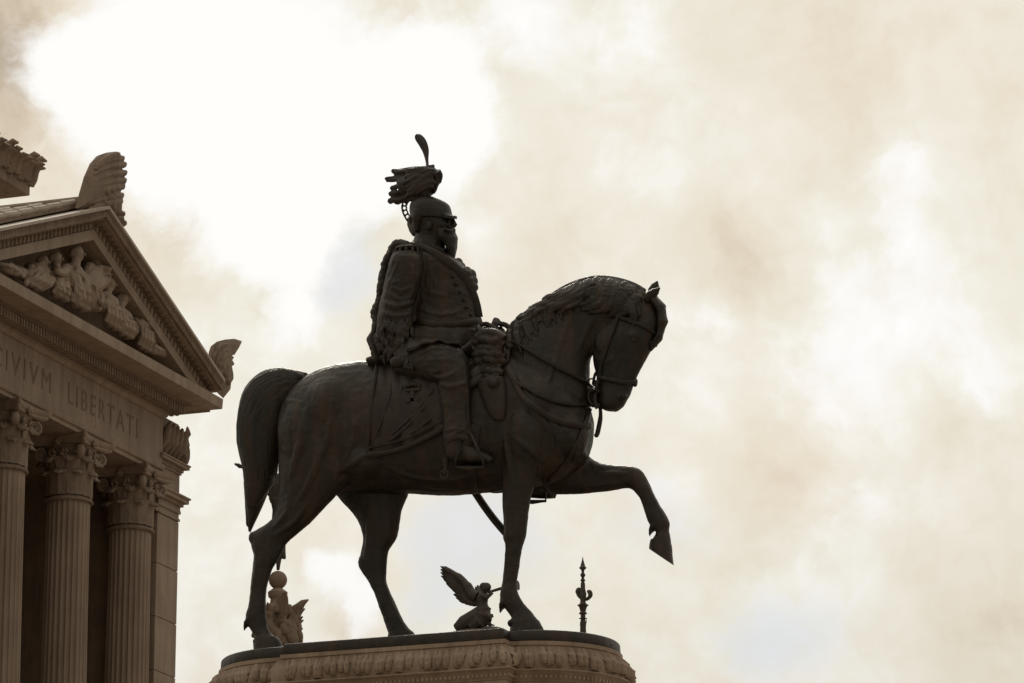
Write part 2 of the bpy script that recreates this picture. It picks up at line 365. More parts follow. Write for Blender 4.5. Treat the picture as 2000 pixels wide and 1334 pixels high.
# muscles
for (x, y, w, r) in ((600, 850, -.5, (.75, .66, 1.1)), (600, 850, .5, (.7, .6, 1.0)), (650, 800, -.55, (.9, .62, .9)), (1030, 850, -.55, (.6, .55, .95)), (1060, 790, -.45, (.55, .55, .8)),
                     (1115, 850, -.38, (.45, .45, .6)), (1118, 850, .38, (.4, .45, .6)), (850, 800, -.55, (1.4, .68, 1.1)), (720, 900, -.5, (.7, .55, .5))):
    H.ball(onY(x, y, w), r, 20, 14)
NF, FF, NH, FHD = -.52, .5, -.55, .55
limb(H, [(985, 780, 1085, 800, NF, .45), (970, 860, 1072, 870, NF, .45), (977, 910, 1056, 915, NF, .38), (981, 955, 1038, 968, NF, .29), (983, 1010, 1030, 1015, NF, .23), (984, 1045, 1027, 1048, NF, .22),
         (987, 1075, 1018, 1080, NF, .18), (984, 1110, 1013, 1112, NF, .15), (981, 1140, 1010, 1140, NF, .15), (976, 1163, 1013, 1160, NF, .18), (983, 1184, 1022, 1176, NF, .17),
         (996, 1202, 1036, 1192, NF, .16), (1001, 1213, 1047, 1205, NF, .19), (999, 1232, 1061, 1226, NF, .26), (999, 1262, 1070, 1262, NF, .28)], floor=PT)
H.ball(onY(983, 1172, NF), (.09, .1, .13)); H.ball(onY(1003, 1049, NF), (.27, .24, .24)); H.ball(onY(1000, 1218, NF), (.09, .2, .1))
limb(H, [(1060, 800, 1030, 950, FF, .45), (1110, 860, 1080, 966, FF, .42), (1160, 898, 1140, 965, FF, .33), (1200, 908, 1192, 958, FF, .25), (1226, 910, 1220, 953, FF, .22),
         (1250, 916, 1232, 955, FF, .22), (1267, 938, 1241, 963, FF, .2), (1277, 962, 1251, 976, FF, .17), (1289, 986, 1259, 999, FF, .15), (1301, 1004, 1265, 1017, FF, .16),
         (1308, 1020, 1272, 1031, FF, .17), (1307, 1036, 1281, 1041, FF, .15), (1310, 1052, 1275, 1050, FF, .2), (1313, 1074, 1270, 1068, FF, .24), (1315, 1104, 1271, 1072, FF, .22)])
limb(H, [(556, 780, 690, 820, NH, .5), (545, 850, 690, 920, NH, .52), (544, 910, 660, 962, NH, .45), (544, 965, 628, 998, NH, .34), (534, 1012, 592, 1034, NH, .25),
         (492, 1040, 562, 1060, NH, .2), (489, 1060, 552, 1077, NH, .19), (495, 1085, 543, 1094, NH, .18), (493, 1110, 532, 1113, NH, .16), (489, 1150, 522, 1148, NH, .15),
         (485, 1186, 519, 1188, NH, .17), (480, 1204, 521, 1205, NH, .19), (486, 1226, 523, 1222, NH, .17), (497, 1246, 531, 1238, NH, .18), (499, 1262, 549, 1254, NH, .26), (501, 1300, 557, 1300, NH, .28)], floor=PT)
H.ball(onY(495, 1050, NH), (.13, .14, .16)); H.ball(onY(485, 1206, NH), (.07, .1, .13)); H.ball(onY(502, 1254, NH), (.1, .2, .1))
limb(H, [(600, 860, 790, 880, FHD, .45), (650, 960, 800, 950, FHD, .4), (690, 1004, 785, 998, FHD, .3), (708, 1042, 777, 1045, FHD, .23), (706, 1075, 760, 1072, FHD, .19),
         (699, 1099, 757, 1091, FHD, .19), (706, 1117, 755, 1115, FHD, .17), (720, 1139, 756, 1138, FHD, .15), (735, 1170, 766, 1165, FHD, .15), (748, 1205, 782, 1200, FHD, .18),
         (757, 1232, 798, 1226, FHD, .2), (762, 1250, 812, 1242, FHD, .25), (762, 1290, 822, 1290, FHD, .27)], floor=PT)
hm = remesh(H, 'horse_body', BRONZE, .04, 4, [(.9, .05), (.3, .018)])
bv = BVHTree.FromPolygons([v.co for v in hm.vertices], [tuple(p.vertices) for p in hm.polygons])
def hit(x, y, lift=.03, bvh=None, dflt=-.9):
    d = ray(x, y).normalized(); r = (bvh or bv).ray_cast(CAM, d)
    if r[0] is None: return onY(x, y, dflt)
    nn = r[1]
    if nn.dot(d) > 0: nn = -nn
    return r[0]+nn*lift
def ridge(mb, pts, r0, lift=-.02, bvh=None, k=3):
    P3 = [hit(x, y, lift, bvh, 30.0) for x, y in crom(pts, k)]; m = len(P3)
    if all((P3[i+1]-P3[i]).length < .8 for i in range(m-1)): mb.tube(P3, [r0*(.4+.6*math.sin(math.pi*(i+.5)/m)) for i in range(m)], 8)
for pts, r0, lf_ in (   # muscles, tendons and veins
  ([(1165, 700), (1185, 706), (1205, 690), (1214, 655)], .07, -.03), ([(1200, 645), (1160, 720), (1120, 800), (1065, 850)], .12, -.06), ([(1120, 600), (1092, 680), (1062, 770)], .10, -.05), ([(1178, 580), (1150, 640), (1120, 700)], .08, -.04),
  ([(1010, 730), (1040, 790), (1078, 850)], .15, -.07), ([(1000, 850), (1040, 885), (1068, 905)], .12, -.05), ([(1075, 800), (1090, 860), (1080, 920)], .13, -.06), ([(1100, 830), (1125, 870), (1120, 920)], .12, -.06), ([(985, 830), (990, 890), (1000, 950)], .12, -.06), ([(1030, 850), (1030, 920), (1022, 975)], .10, -.05),
  ([(990, 960), (990, 1040), (988, 1100), (984, 1160)], .05, -.015), ([(1016, 965), (1010, 1040), (1003, 1110), (1000, 1160)], .05, -.02), ([(1150, 925), (1190, 925), (1225, 925)], .08, -.03), ([(1120, 955), (1170, 948), (1220, 945)], .06, -.02), ([(1262, 945), (1285, 990), (1300, 1020)], .045, -.01), ([(1245, 958), (1262, 995), (1272, 1025)], .045, -.01),
  ([(600, 790), (585, 870), (562, 950)], .15, -.08), ([(650, 760), (640, 850), (600, 950), (570, 990)], .14, -.07), ([(690, 780), (690, 860), (650, 940)], .13, -.06), ([(655, 925), (690, 905), (722, 880)], .12, -.05), ([(560, 965), (560, 1000), (530, 1035)], .10, -.04), ([(600, 980), (575, 1020), (535, 1045)], .08, -.03),
  ([(497, 1050), (500, 1100), (494, 1150), (488, 1195)], .055, -.015), ([(530, 1070), (523, 1110), (515, 1150), (510, 1195)], .05, -.02), ([(720, 1010), (718, 1060), (712, 1095)], .07, -.02), ([(755, 990), (760, 1030), (745, 1075)], .07, -.03), ([(712, 1112), (730, 1145), (752, 1200)], .045, -.01), ([(745, 1112), (752, 1145), (770, 1195)], .045, -.015),
  ([(740, 905), (800, 930), (870, 938), (950, 925)], .04, .0), ([(800, 930), (830, 950), (900, 955)], .03, .0), ([(700, 870), (740, 900), (790, 905)], .05, -.02), ([(1215, 690), (1200, 725), (1185, 745)], .05, -.02), ([(1250, 680), (1238, 710), (1225, 735)], .06, -.03), ([(1232, 690), (1222, 720), (1212, 740)], .03, -.005)):
    ridge(H, pts, r0, lf_)
for (x, y, w_) in ((1276, 1030, FF), (984, 1180, NF), (484, 1216, NH)):       # fetlock tufts
    for k in range(5):
        a_ = onY(x+2, y-6+2*k, w_+.05*(k-2)); H.tube([a_, a_+Vector((-.10, 0, -.08)), a_+Vector((-.13, 0, -.2))], [.07, .06, .02], 6)
hm = remesh(H, 'horse_body', BRONZE, .035, 2, [(.9, .05), (.3, .025), (.12, .012)])
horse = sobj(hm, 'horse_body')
bv = BVHTree.FromPolygons([v.co for v in hm.vertices], [tuple(p.vertices) for p in hm.polygons])
def hoof(st):
    m = MB(); limb(m, st, floor=PT, n=20, k=2); me = m.mesh('hoof', BRONZE, 30); return sobj(me, 'hoof', BRONZE, horse)
hoof([(998, 1219, 1053, 1211, NF, .25), (996, 1230, 1058, 1220, NF, .27), (994, 1250, 1066, 1245, NF, .31), (994, 1275, 1070, 1272, NF, .32)])
hoof([(495, 1252, 541, 1243, NH, .25), (495, 1262, 549, 1252, NH, .27), (497, 1285, 558, 1280, NH, .31), (498, 1310, 560, 1308, NH, .32)])
hoof([(758, 1240, 806, 1232, FHD, .25), (757, 1255, 814, 1245, FHD, .27), (757, 1290, 824, 1288, FHD, .31)])
hoof([(1270, 1056, 1310, 1050, FF, .22), (1268, 1066, 1312, 1068, FF, .24), (1268, 1072, 1314, 1088, FF, .255), (1269.5, 1073, 1315.5, 1104, FF, .26)])
def strap(pts, wd, th=.025, lift=.02, bvh=None, k=4, dflt=0.0, mb=None):
    mb = mb or MB(); P = [hit(p[0], p[1], lift, bvh, dflt) for p in crom(pts, k)]; rings = []
    for i, p in enumerate(P):
        t = (P[min(i+1, len(P)-1)]-P[max(i-1, 0)]).normalized()
        v = (CAM-p).normalized(); s_ = t.cross(v).normalized(); nn = s_.cross(t).normalized()
        rings.append([p+s_*wd/2-nn*th, p+s_*wd/2+nn*th, p+s_*wd*.3+nn*th*1.6, p-s_*wd*.3+nn*th*1.6, p-s_*wd/2+nn*th, p-s_*wd/2-nn*th])
    mb.rings(rings); return mb
# ears
for (x0, y0, x1, y1, w, nm) in ((1262, 585, 1289, 562, -.22, 'ear'), (1272, 580, 1284, 549, .2, 'ear')):
    e = MB(); a = onY(x0, y0, w); b = onY(x1, y1, w*1.1)
    e.tube([a, a.lerp(b, .35), a.lerp(b, .7), b], [(.1, .1), (.15, .09), (.11, .06), (.015, .015)], 10); sobj(e, 'ear', BRONZE, horse)
# eyes, nostrils
e = MB(); e.ball(hit(1238, 664, -.02), .07, 12, 8); sobj(e, 'eye', BRONZE_B, horse)
e = MB(); e.tube([hit(1208, 775, .01), hit(1214, 770, .015), hit(1219, 774, .01)], .035, 6); sobj(e, 'nostril', BRONZE_B, horse)
# forelock
F = MB()
for i in range(7):
    t = i/6; w = -.22+.44*t
    F.tube([onY(1270+6*t, 578, w*.8), onY(1290+3*math.sin(i*2), 600, w), onY(1293+4*math.sin(i), 628, w*1.1), onY(1288, 655+3*i % 7, w), onY(1270, 676+(i*5) % 11, w*.7)], [.09, .12, .12, .09, .03], 8)
F.ball(onY(1272, 668, 0), (.13, .2, .14))
sobj(remesh(F, 'forelock', BRONZE, .025, 2), 'forelock', BRONZE, horse)
# mane: locks from the crest falling back down the near side
Mn = MB()
crest = crom([(1258, 566), (1235, 553), (1200, 543), (1160, 541), (1115, 554), (1078, 576), (1048, 602), (1020, 632), (1000, 655), (985, 680)], 6)
nl = len(crest)
def lock(x, y, ln, ang, ph, r0, lift, n_=9):
    P3 = []; rad = []
    for j in range(n_):
        s_ = j/(n_-1); a_ = ang+.32*math.sin(ph+s_*4.2)
        P3.append(hit(x+math.cos(a_)*ln*s_, y+2+math.sin(a_)*ln*s_, lift*(.4+.6*math.sin(math.pi*min(1, s_*1.1))), None, -.05-.25*s_)); rad.append(r0*(.75+.4*math.sin(math.pi*s_*.8))*(1-.75*max(0, s_-.6)/.4))
    ok = all((P3[k+1]-P3[k]).length < .6 for k in range(n_-1))
    if ok: Mn.tube(P3, rad, 8)
for row in range(3):                        # under-layer hugging the neck
    for i, (x, y) in enumerate(crest): 
        t = i/(nl-1); lock(x, y+3, (34+40*t)*random.uniform(.7, 1.5), R_(112+24*t), 0, .075, .0)
for i in range(170):
    t = random.random(); x, y = crest[int(t*(nl-1))]; u = random.random()
    ang = R_(118+24*t+random.uniform(-7, 7)); off = u*(26+62*t*t); ln = random.uniform(45, 80)*(.7+.6*t)
    lock(x+math.cos(ang)*off, y+2+math.sin(ang)*off, ln, ang, t*9+u*1.5, random.uniform(.05, .085), .085)
cr = [onY(x, y+5, 0) for x, y in crest]; Mn.tube(cr, [.1]*len(cr), 8)
sobj(remesh(Mn, 'mane', BRONZE, .022, 1), 'mane', BRONZE, horse)
# tail
T = MB()
limb(T, [(600, 728, 590, 770, -.05, .22), (575, 722, 575, 790, -.1, .3), (545, 718, 560, 800, -.12, .36), (510, 727, 552, 835, -.15, .4), (480, 757, 546, 850, -.15, .42), (467, 800, 543, 862, -.15, .42),
         (468, 850, 541, 880, -.15, .4), (477, 895, 535, 910, -.12, .36), (482, 935, 527, 950, -.1, .3), (481, 980, 514, 985, -.08, .22), (484, 1015, 499, 1018, -.05, .12), (485, 1038, 489, 1040, -.05, .04)], n=20)
for k in range(4): T.tube([onY(484+4*k+random.uniform(-2, 2), 940+8*k, -.1), onY(484+4.5*k, 985+3*k, -.1), onY(482+3.2*k+random.uniform(-3, 3), 1030-5*k+random.uniform(-6, 6), -.1)], [.1, .08, .015], 6)
tm = remesh(T, 't', BRONZE, .03, 2)
tbv = BVHTree.FromPolygons([v.co for v in tm.vertices], [tuple(p.vertices) for p in tm.polygons])
ends = [(486, 1030), (490, 1015), (497, 1005), (505, 985), (486, 990), (515, 965)]
for i in range(15):
    u = i/14; q = random.uniform(-5, 5)
    p = crom([(590+8*u, 738+30*u), (550+10*u+q, 728+60*u), (500+48*u, 748+70*u), (474+60*u+q, 800+50*u), (472+62*u, 860+40*u+q), (480+50*u+q, 910+20*u), (484+38*u, 950), (485+22*u*random.random()+q*.3, 990)], 2)
    P3 = [hit(x, y, .0, tbv, -.15) for x, y in p]; m = len(P3)
    T.tube(P3, [.14*(math.sin(math.pi*(.15+.8*j/(m-1)))**.6) for j in range(m)], 8)
sobj(remesh(T, 'tail', BRONZE, .022, 0), 'tail', BRONZE, horse)

# rider ------------------------------------------------------------
B = MB()
limb(B, [(745, 720, 922, 715, 0, .8), (738, 690, 925, 690, 0, .85), (742, 650, 934, 650, 0, .74), (752, 610, 934, 612, 0, .68), (755, 570, 929, 568, 0, .72), (762, 535, 922, 540, 0, .80),
         (772, 508, 908, 518, 0, .82), (786, 487, 890, 503, 0, .62), (806, 475, 872, 489, 0, .35), (812, 460, 868, 476, 0, .27), (814, 440, 866, 455, 0, .26)], n=28, sq=2.2)
NA = -.92
limb(B, [(775, 490, 815, 488, NA+.1, .22), (763, 505, 826, 505, NA, .36), (753, 540, 823, 545, NA, .36), (744, 580, 812, 588, NA, .34), (738, 612, 808, 622, NA-.02, .33), (735, 645, 806, 655, NA-.02, .3),
         (740, 680, 802, 690, NA, .26), (752, 700, 800, 710, NA, .2)], n=18)
FA = .9
limb(B, [(835, 510, 880, 512, FA-.1, .3), (832, 540, 905, 540, FA, .33), (845, 580, 925, 578, FA, .32), (860, 615, 938, 612, FA, .3), (880, 655, 945, 634, FA-.1, .27), (915, 668, 958, 640, FA-.3, .22), (945, 672, 975, 645, FA-.45, .2)], n=18)
LG = -1.12
limb(B, [(790, 668, 775, 735, LG+.35, .45), (825, 664, 815, 742, LG+.1, .42), (868, 668, 850, 750, LG, .4), (900, 682, 862, 752, LG, .38), (915, 706, 858, 756, LG, .36), (920, 735, 855, 765, LG, .34), (920, 770, 858, 785, LG, .33),
         (920, 805, 863, 812, LG, .31), (924, 835, 866, 840, LG, .3), (926, 858, 866, 868, LG, .26), (922, 872, 868, 884, LG, .2)], n=20)
LF = 1.12
limb(B, [(850, 690, 830, 760, LF-.3, .42), (920, 690, 900, 770, LF, .4), (965, 725, 905, 780, LF, .36), (968, 790, 910, 800, LF, .33), (990, 860, 930, 870, LF, .3), (1015, 920, 965, 930, LF, .25)], n=16)
bm_ = remesh(B, 'rider_body', BRONZE, .032, 3, [(.6, .05), (.22, .03)])
rv = BVHTree.FromPolygons([v.co for v in bm_.vertices], [tuple(p.vertices) for p in bm_.polygons])
for pts, r0 in (([(860, 752), (882, 758), (908, 746)], .09), ([(838, 728), (862, 737), (892, 727)], .09), ([(818, 716), (845, 725), (868, 718)], .08), 
               ([(868, 842), (890, 836), (918, 848)], .08), ([(868, 856), (888, 846), (912, 838)], .08), ([(872, 866), (895, 856), (918, 862)], .08), ([(905, 700), (914, 740), (915, 800), (920, 850)], .06), ([(880, 700), (893, 760), (897, 830)], .05),
               ([(765, 556), (785, 566), (812, 556)], .09), ([(749, 588), (775, 600), (808, 592)], .12), ([(756, 572), (784, 586), (810, 574)], .08), ([(800, 515), (808, 550), (800, 590)], .08), ([(776, 505), (770, 530), (762, 555)], .07), ([(785, 530), (778, 560), (790, 585)], .06), ([(752, 545), (768, 552), (790, 540)], .06),
               ([(745, 610), (770, 618), (800, 612)], .08), ([(740, 630), (768, 642), (800, 634)], .06), ([(738, 655), (765, 662), (798, 652)], .06),
               ([(826, 565), (870, 580), (925, 588)], .06), ([(822, 604), (860, 614), (922, 604)], .07), ([(835, 520), (850, 550), (852, 600)], .06), ([(870, 540), (880, 570), (884, 612)], .05), ([(905, 560), (912, 585), (910, 612)], .06), ([(838, 505), (860, 520), (880, 545)], .06),
               ([(812, 655), (850, 647), (915, 652)], .07), ([(806, 664), (850, 657), (918, 664)], .07), ([(820, 640), (860, 636), (925, 642)], .06), ([(815, 690), (850, 680), (890, 684)], .07), ([(812, 705), (840, 700), (870, 702)], .06)):
    ridge(B, [(x+random.uniform(-3, 3), y+random.uniform(-2.5, 2.5)) for x, y in pts], r0*random.uniform(.55, .85), -.015, rv)
bm_ = remesh(B, 'rider_body', BRONZE, .028, 2, [(.5, .06), (.16, .03)])
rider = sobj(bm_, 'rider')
rv = BVHTree.FromPolygons([v.co for v in bm_.vertices], [tuple(p.vertices) for p in bm_.polygons])
# head with face
Hd = MB()
limb(Hd, [(814, 472, 866, 486, 0, .24), (812, 455, 872, 472, 0, .27), (806, 440, 886, 455, 0, .32), (803, 428, 884, 437, 0, .37), (803, 412, 882, 422, 0, .38), (808, 398, 874, 404, 0, .34), (820, 388, 858, 390, 0, .2)], n=24)
nb = MB()
Hd.tube([onY(879, 424, 0), onY(884, 432, 0), onY(887.5, 441, 0)], [.05, .07, .085], 8)        # nose
Hd.ball(onY(886, 441, 0), (.06, .1, .05)); Hd.ball(onY(880, 426, 0), (.07, .26, .05))       # nostrils, brow
for s_ in (-1, 1):
    Hd.ball(onY(868, 440, s_*.2), (.14, .12, .12)); Hd.ball(onY(876, 431, s_*.15), (.05, .06, .045))   # cheek, eye
Hd.ball(onY(838, 440, -.37), (.09, .06, .14)); Hd.ball(onY(838, 440, .37), (.09, .06, .14))  # ears
head = sobj(remesh(Hd, 'head', BRONZE, .02, 2), 'head', BRONZE, rider)
Bd = MB()
for i in range(16):
    w = -.28+.56*i/15; c = 1-(w/.34)**2
    Bd.tube([onY(870+12*c, 450, w), onY(873+12*c+random.uniform(-1, 1), 466, w*.9), onY(874+11*c+random.uniform(-1.5, 1.5), 484, w*.75), onY(876+10*c, 500+6*c+random.uniform(-3, 3), w*.5)], [.08, .12, .1, .04], 8)
for i in range(12):
    for s_ in (-1, 1):
        t_ = i/11; Bd.tube([onY(860+12*t_, 446+3*t_, s_*(.38-.12*t_)), onY(864+13*t_, 462+random.uniform(-2, 2), s_*(.36-.14*t_)), onY(869+13*t_, 478+6*t_, s_*(.28-.12*t_))], [.07, .09, .02], 7)
for s_ in (-1, 1):
    Bd.tube([onY(884, 449, s_*.02), onY(884, 450, s_*.16), onY(878, 452, s_*.3), onY(870, 448, s_*.44), onY(866, 441, s_*.5)], [.07, .085, .07, .045, .01], 8)   # moustache
sobj(remesh(Bd, 'beard', BRONZE, .022, 1), 'beard', BRONZE, rider)
# helmet
Hm = MB()
limb(Hm, [(806, 432, 884, 431, 0, .44), (801, 420, 884, 423, 0, .46), (800, 408, 882, 412, 0, .46), (803, 398, 878, 400, 0, .42), (812, 390, 866, 392, 0, .34), (826, 384, 852, 387, 0, .2)], n=28)
limb(Hm, [(802, 418, 862, 418, 0, .45), (803, 430, 850, 432, 0, .44), (806, 443, 838, 444, 0, .38), (811, 458, 830, 458, 0, .3)], n=22)
Hm.prism([onY(870, 412, w) for w in (-.0,)]*1+[onY(868, 420, -.4), onY(882, 421, -.34), onY(890, 421, -.18), onY(893, 421.5, 0), onY(890, 421, .18), onY(882, 421, .34), onY(868, 420, .4)], (0, 0, -.09))  # peak
Hm.tube([onY(806, 428, w) for w in (-.3, 0, .3)], [.1, .13, .1], 8); Hm.tube([onY(805, 430, 0), onY(808, 446, 0), onY(811, 458, 0)], [(.28, .1), (.24, .08), (.14, .05)], 10)   # neck guard
Hm.tube([onY(829, 392, 0), onY(829, 380, 0), onY(832, 372, 0)], [.2, .15, .16], 10)                                                                      # socket
helmet = sobj(remesh(Hm, 'helmet', BRONZE, .022, 1), 'helmet', BRONZE, rider)
cs = MB()
for i in range(9):
    a = R_(20+20*i); cs.ball(onY(843+44*math.cos(math.pi-a*0), 430, 0), .001, 4, 3) if False else None
arc = crom([(789, 393), (785, 402), (787, 415), (793, 427), (800, 437), (807, 446)], 3)
cs.tube([onY(x, y, 0) for x, y in arc], .022, 6)
cs.tube([onY(x+8, y-3, 0) for x, y in arc[:-3]], .018, 6)
for i in range(0, len(arc), 2):
    x, y = arc[i]; c = onY(x+5, y, 0)
    cs.tube([c+Vector((.06*math.cos(a), 0, .06*math.sin(a))) for a in [k*math.pi/5 for k in range(11)]], .018, 5)
sobj(cs, 'helmet_chain', BRONZE, rider)
# plume of drooping feathers
Pl = MB()
limb(Pl, [(857, 334, 847, 366, 0, .24), (846, 328, 840, 380, 0, .34), (825, 330, 832, 384, 0, .36), (802, 338, 815, 384, 0, .32), (786, 346, 800, 384, 0, .25), (776, 352, 786, 384, 0, .2)], n=20)
Pl.tube([onY(832, 384, 0), onY(829, 392, 0)], .2, 10)
for (pts) in ([(835, 330), (800, 332), (775, 336), (764, 335)], [(825, 342), (795, 346), (770, 349), (751, 351)], [(822, 352), (795, 358), (775, 364), (761, 368)], [(820, 362), (795, 370), (775, 377), (758, 379)], [(822, 372), (800, 382), (780, 389), (765, 391), (757, 395)], [(830, 378), (808, 388), (790, 391), (770, 397)],
              [(856, 335), (859, 345), (856, 357)], [(850, 340), (852, 360), (845, 378)]):
    for w in (-.2, -.07, .06, .18):
        dy = random.uniform(-3, 3); P3 = [onY(x+random.uniform(-1, 1)+abs(w)*14*j/9, y+dy*j/9+random.uniform(-.8, .8), w*(1-.5*j/len(pts))) for j, (x, y) in enumerate(crom(pts, 3))]; m = len(P3)
        Pl.tube(P3, [(.075-.03*j/m)*random.uniform(.8, 1.15) for j in range(m-1)]+[.03], 8)
for i in range(54):                      # layered barbs sweeping back over the plume
    u = random.random(); v_ = random.random(); x0, y0 = 852-26*v_, 328+40*u+4*v_
    ln = random.uniform(24, 44); dr = 4+14*u+random.uniform(-3, 3)
    p = crom([(x0, y0), (x0-ln*.35, y0-2+dr*.2), (x0-ln*.7, y0+dr*.5), (x0-ln, y0+dr)], 3); sd0 = -1 if i % 3 else 1
    Pl.tube([onY(x, y, sd0*(.27+.1*math.sin(math.pi*j/9)*math.sin(math.pi*(.2+.6*u)))) for j, (x, y) in enumerate(p)], [.03]+[random.uniform(.045, .075)]*(len(p)-2)+[.012], 6)
for i in range(7):
    x0 = 806+7*i; Pl.tube([onY(x0, 334-1.3*i+random.uniform(-1, 1), 0), onY(x0-12, 331-.8*i, 0), onY(x0-22, 330-.3*i+random.uniform(-2, 2), 0)], [.07, .05, .015], 6)
plume = sobj(remesh(Pl, 'plume', BRONZE_B, .02, 1), 'plume', BRONZE_B, rider)
fe = MB()
ctr = crom([(835, 324, 2.5), (833.5, 310, 3.5), (831.5, 295, 6.2), (826, 281, 8.2), (820, 271, 8.5), (815.5, 264, 5.5), (814, 261.5, 1)], 3)
fe.rings([[onY(x-h, y+h*.3, 0), onY(x-h*.4, y, -.05), onY(x, y, -.07), onY(x+h*.4, y, -.05), onY(x+h, y-h*.3, 0), onY(x+h*.4, y, .05), onY(x-h*.4, y, .05)] for x, y, h in ctr])
sobj(fe, 'tall_feather', BRONZE_B, plume)
# coat details
def fold(name, pts, r, mat=BRONZE, lift=.02, bvh=rv, dflt=-.9, n=8, par=rider, k=4):
    P3 = [hit(x, y, lift, bvh, dflt) for x, y in crom(pts, k)]; m = len(P3); mb = MB()
    mb.tube(P3, [r*(.35+.65*math.sin(math.pi*min(1, max(0, (j+.6)/m)))) for j in range(m)], n); return sobj(mb, name, mat, par)
# aiguillettes and the fringe of braid behind the shoulder
ed = MB()
outl = crom([(783, 482), (768, 480), (758, 492), (748, 515), (742, 540), (737, 566), (734, 590), (727, 612), (730, 632), (728, 648), (720, 664), (725, 684), (728, 702)], 5)
for i, (x, y) in enumerate(outl):
    for w in (-.75, -.35, .1):
        c = onY(x+9+random.uniform(-2, 2)+(w+.75)*4, y+random.uniform(-2, 2), w); ed.ball(c, (random.uniform(.1, .16), .22, random.uniform(.1, .17)), 8, 6)
for i in range(90):
    x = random.uniform(734, 800); y = random.uniform(620, 702); q_ = hit(x, y, -.0, rv, -.6); ed.tube([q_, q_+Vector((random.uniform(-.04, .04), -.03, -.12)), q_+Vector((random.uniform(-.06, .06), 0, -.26))], [.035, .05, .02], 6)
ed.ball(onY(727, 664, -.4), (.14, .2, .14)); ed.tube([onY(x, y, -.4) for x, y in ((733, 608), (726, 612), (724, 618), (727, 623), (733, 622))], .025, 6)
sobj(remesh(ed, 'braided_shoulder_cord', BRONZE_B, .028, 1), 'braided_shoulder_cord', BRONZE_B, rider)
for s_ in (-1, 1):
    ep = MB()
    c = onY(796 if s_ < 0 else 850, 487 if s_ < 0 else 505, s_*.86)
    ep.ball(c, (.36, .3, .1), 16, 6)
    for k in range(14):
        a = k*2*math.pi/14; q = c+Vector((.34*math.cos(a), .28*math.sin(a), -.02)); ep.tube([q, q+Vector((.04*math.cos(a), .04*math.sin(a)-0.0, -.2))], .035, 5)
    sobj(ep, 'epaulette', BRONZE, rider)
bl = strap([(800, 482), (830, 487), (868, 508), (895, 530), (915, 556), (928, 590), (934, 620)], .2, .045, .02, rv); sobj(bl, 'sash', BRONZE_B, rider)
col = MB(); col.tube([onY(812, 476, 0)+Vector((0, 0, 0)), onY(840, 480, -.3), onY(866, 490, -.26), onY(876, 496, 0), onY(866, 490, .26), onY(840, 482, .3), onY(812, 476, 0)], .07, 8); sobj(col, 'collar', BRONZE, rider)
# medals, sash knots on the far breast silhouette
kn = MB()
for (x, y, r) in ((896, 512, .1), (901, 521, .11), (912, 531, .13), (920, 537, .14), (924, 548, .12), (926, 560, .1), (923, 573, .08), (897, 522, .1), (908, 541, .1)):
    kn.ball(onY(x, y, .25), (r, .2, r*1.1), 8, 6); kn.ball(onY(x-7, y, -.1), (r, .15, r), 8, 6)
sobj(remesh(kn, 'breast_knots', BRONZE_B, .025, 1), 'breast_knots', BRONZE_B, rider)
for i in range(6): 
    b_ = MB(); b_.ball(hit(884+i*7, 540+i*15, .02, rv), .045, 8, 6); sobj(b_, 'button', BRONZE, rider)
bt = strap([(806, 622), (845, 634), (890, 634), (934, 626)], .17, .04, .02, rv); sobj(bt, 'belt', BRONZE, rider)
# coat skirt over the thigh
sk = MB(); rings = []
for j in range(9):
    t = j/8; row = []
    for i in range(25):
        u = i/24; x = 800+125*u; y0 = 640-4*math.sin(math.pi*u); y1 = 690-22*math.sin(math.pi*u)+6*u
        y = y0+(y1-y0)*t
        row.append(hit(x, y, .05+.05*t+.035*math.sin(u*26+t*2)*t, rv, -.9))
    rings.append(row)
sk.rings(rings, cap=False, closed=False)
o = sobj(sk, 'coat_skirt', BRONZE, rider); md = o.modifiers.new('s', 'SOLIDIFY'); md.thickness = .06
# near hand resting on the thigh
hd = MB(); w0 = -1.25
hd.ball(onY(778, 706, w0), (.22, .13, .16), 14, 10)
for i in range(4):
    a = onY(790, 698+i*6, w0-.08); b = onY(804+i % 2*2, 700+i*6.5, w0-.14); c = onY(812-i*1.5, 708+i*6, w0-.1); hd.tube([a, b, c], [.055, .052, .035], 8)
hd.tube([onY(784, 697, w0-.05), onY(796, 692, w0-.1), onY(806, 693, w0-.1)], [.06, .055, .04], 8)
sobj(remesh(hd, 'hand', BRONZE, .018, 1), 'hand', BRONZE, rider)
# rein hand
hd = MB(); w0 = .25
hd.ball(onY(968, 652, w0), (.18, .16, .15), 14, 10)
for i in range(4):
    y = 642+i*5
    hd.tube([onY(968, y, w0-.12), onY(979, y-1, w0-.14), onY(984, y+4, w0-.08), onY(978, y+8, w0-.04)], [.05, .052, .048, .035], 8)
hd.tube([onY(964, 642, w0-.1), onY(968, 631, w0-.1), onY(973, 624, w0-.08)], [.06, .055, .04], 8)
sobj(remesh(hd, 'hand', BRONZE, .018, 1), 'hand', BRONZE, rider)
# pommel ornament: reins bunch and cloth loop by the mane
pm = MB()
pm.tube([onY(x, y, .05) for x, y in crom([(940, 650), (952, 640), (963, 638), (968, 624), (976, 632), (986, 634), (994, 640), (998, 650), (992, 656)], 3)], .07, 8)
pm.tube([onY(x, y, -.2) for x, y in crom([(938, 636), (950, 632), (962, 640), (975, 648), (990, 655)], 3)], .06, 8)
pm.tube([onY(x, y, -.1) for x, y in ((964, 645), (967, 630), (968, 622))], [.12, .09, .02], 8)
sobj(remesh(pm, 'gathered_reins', BRONZE_B, .022, 1), 'gathered_reins', BRONZE_B)
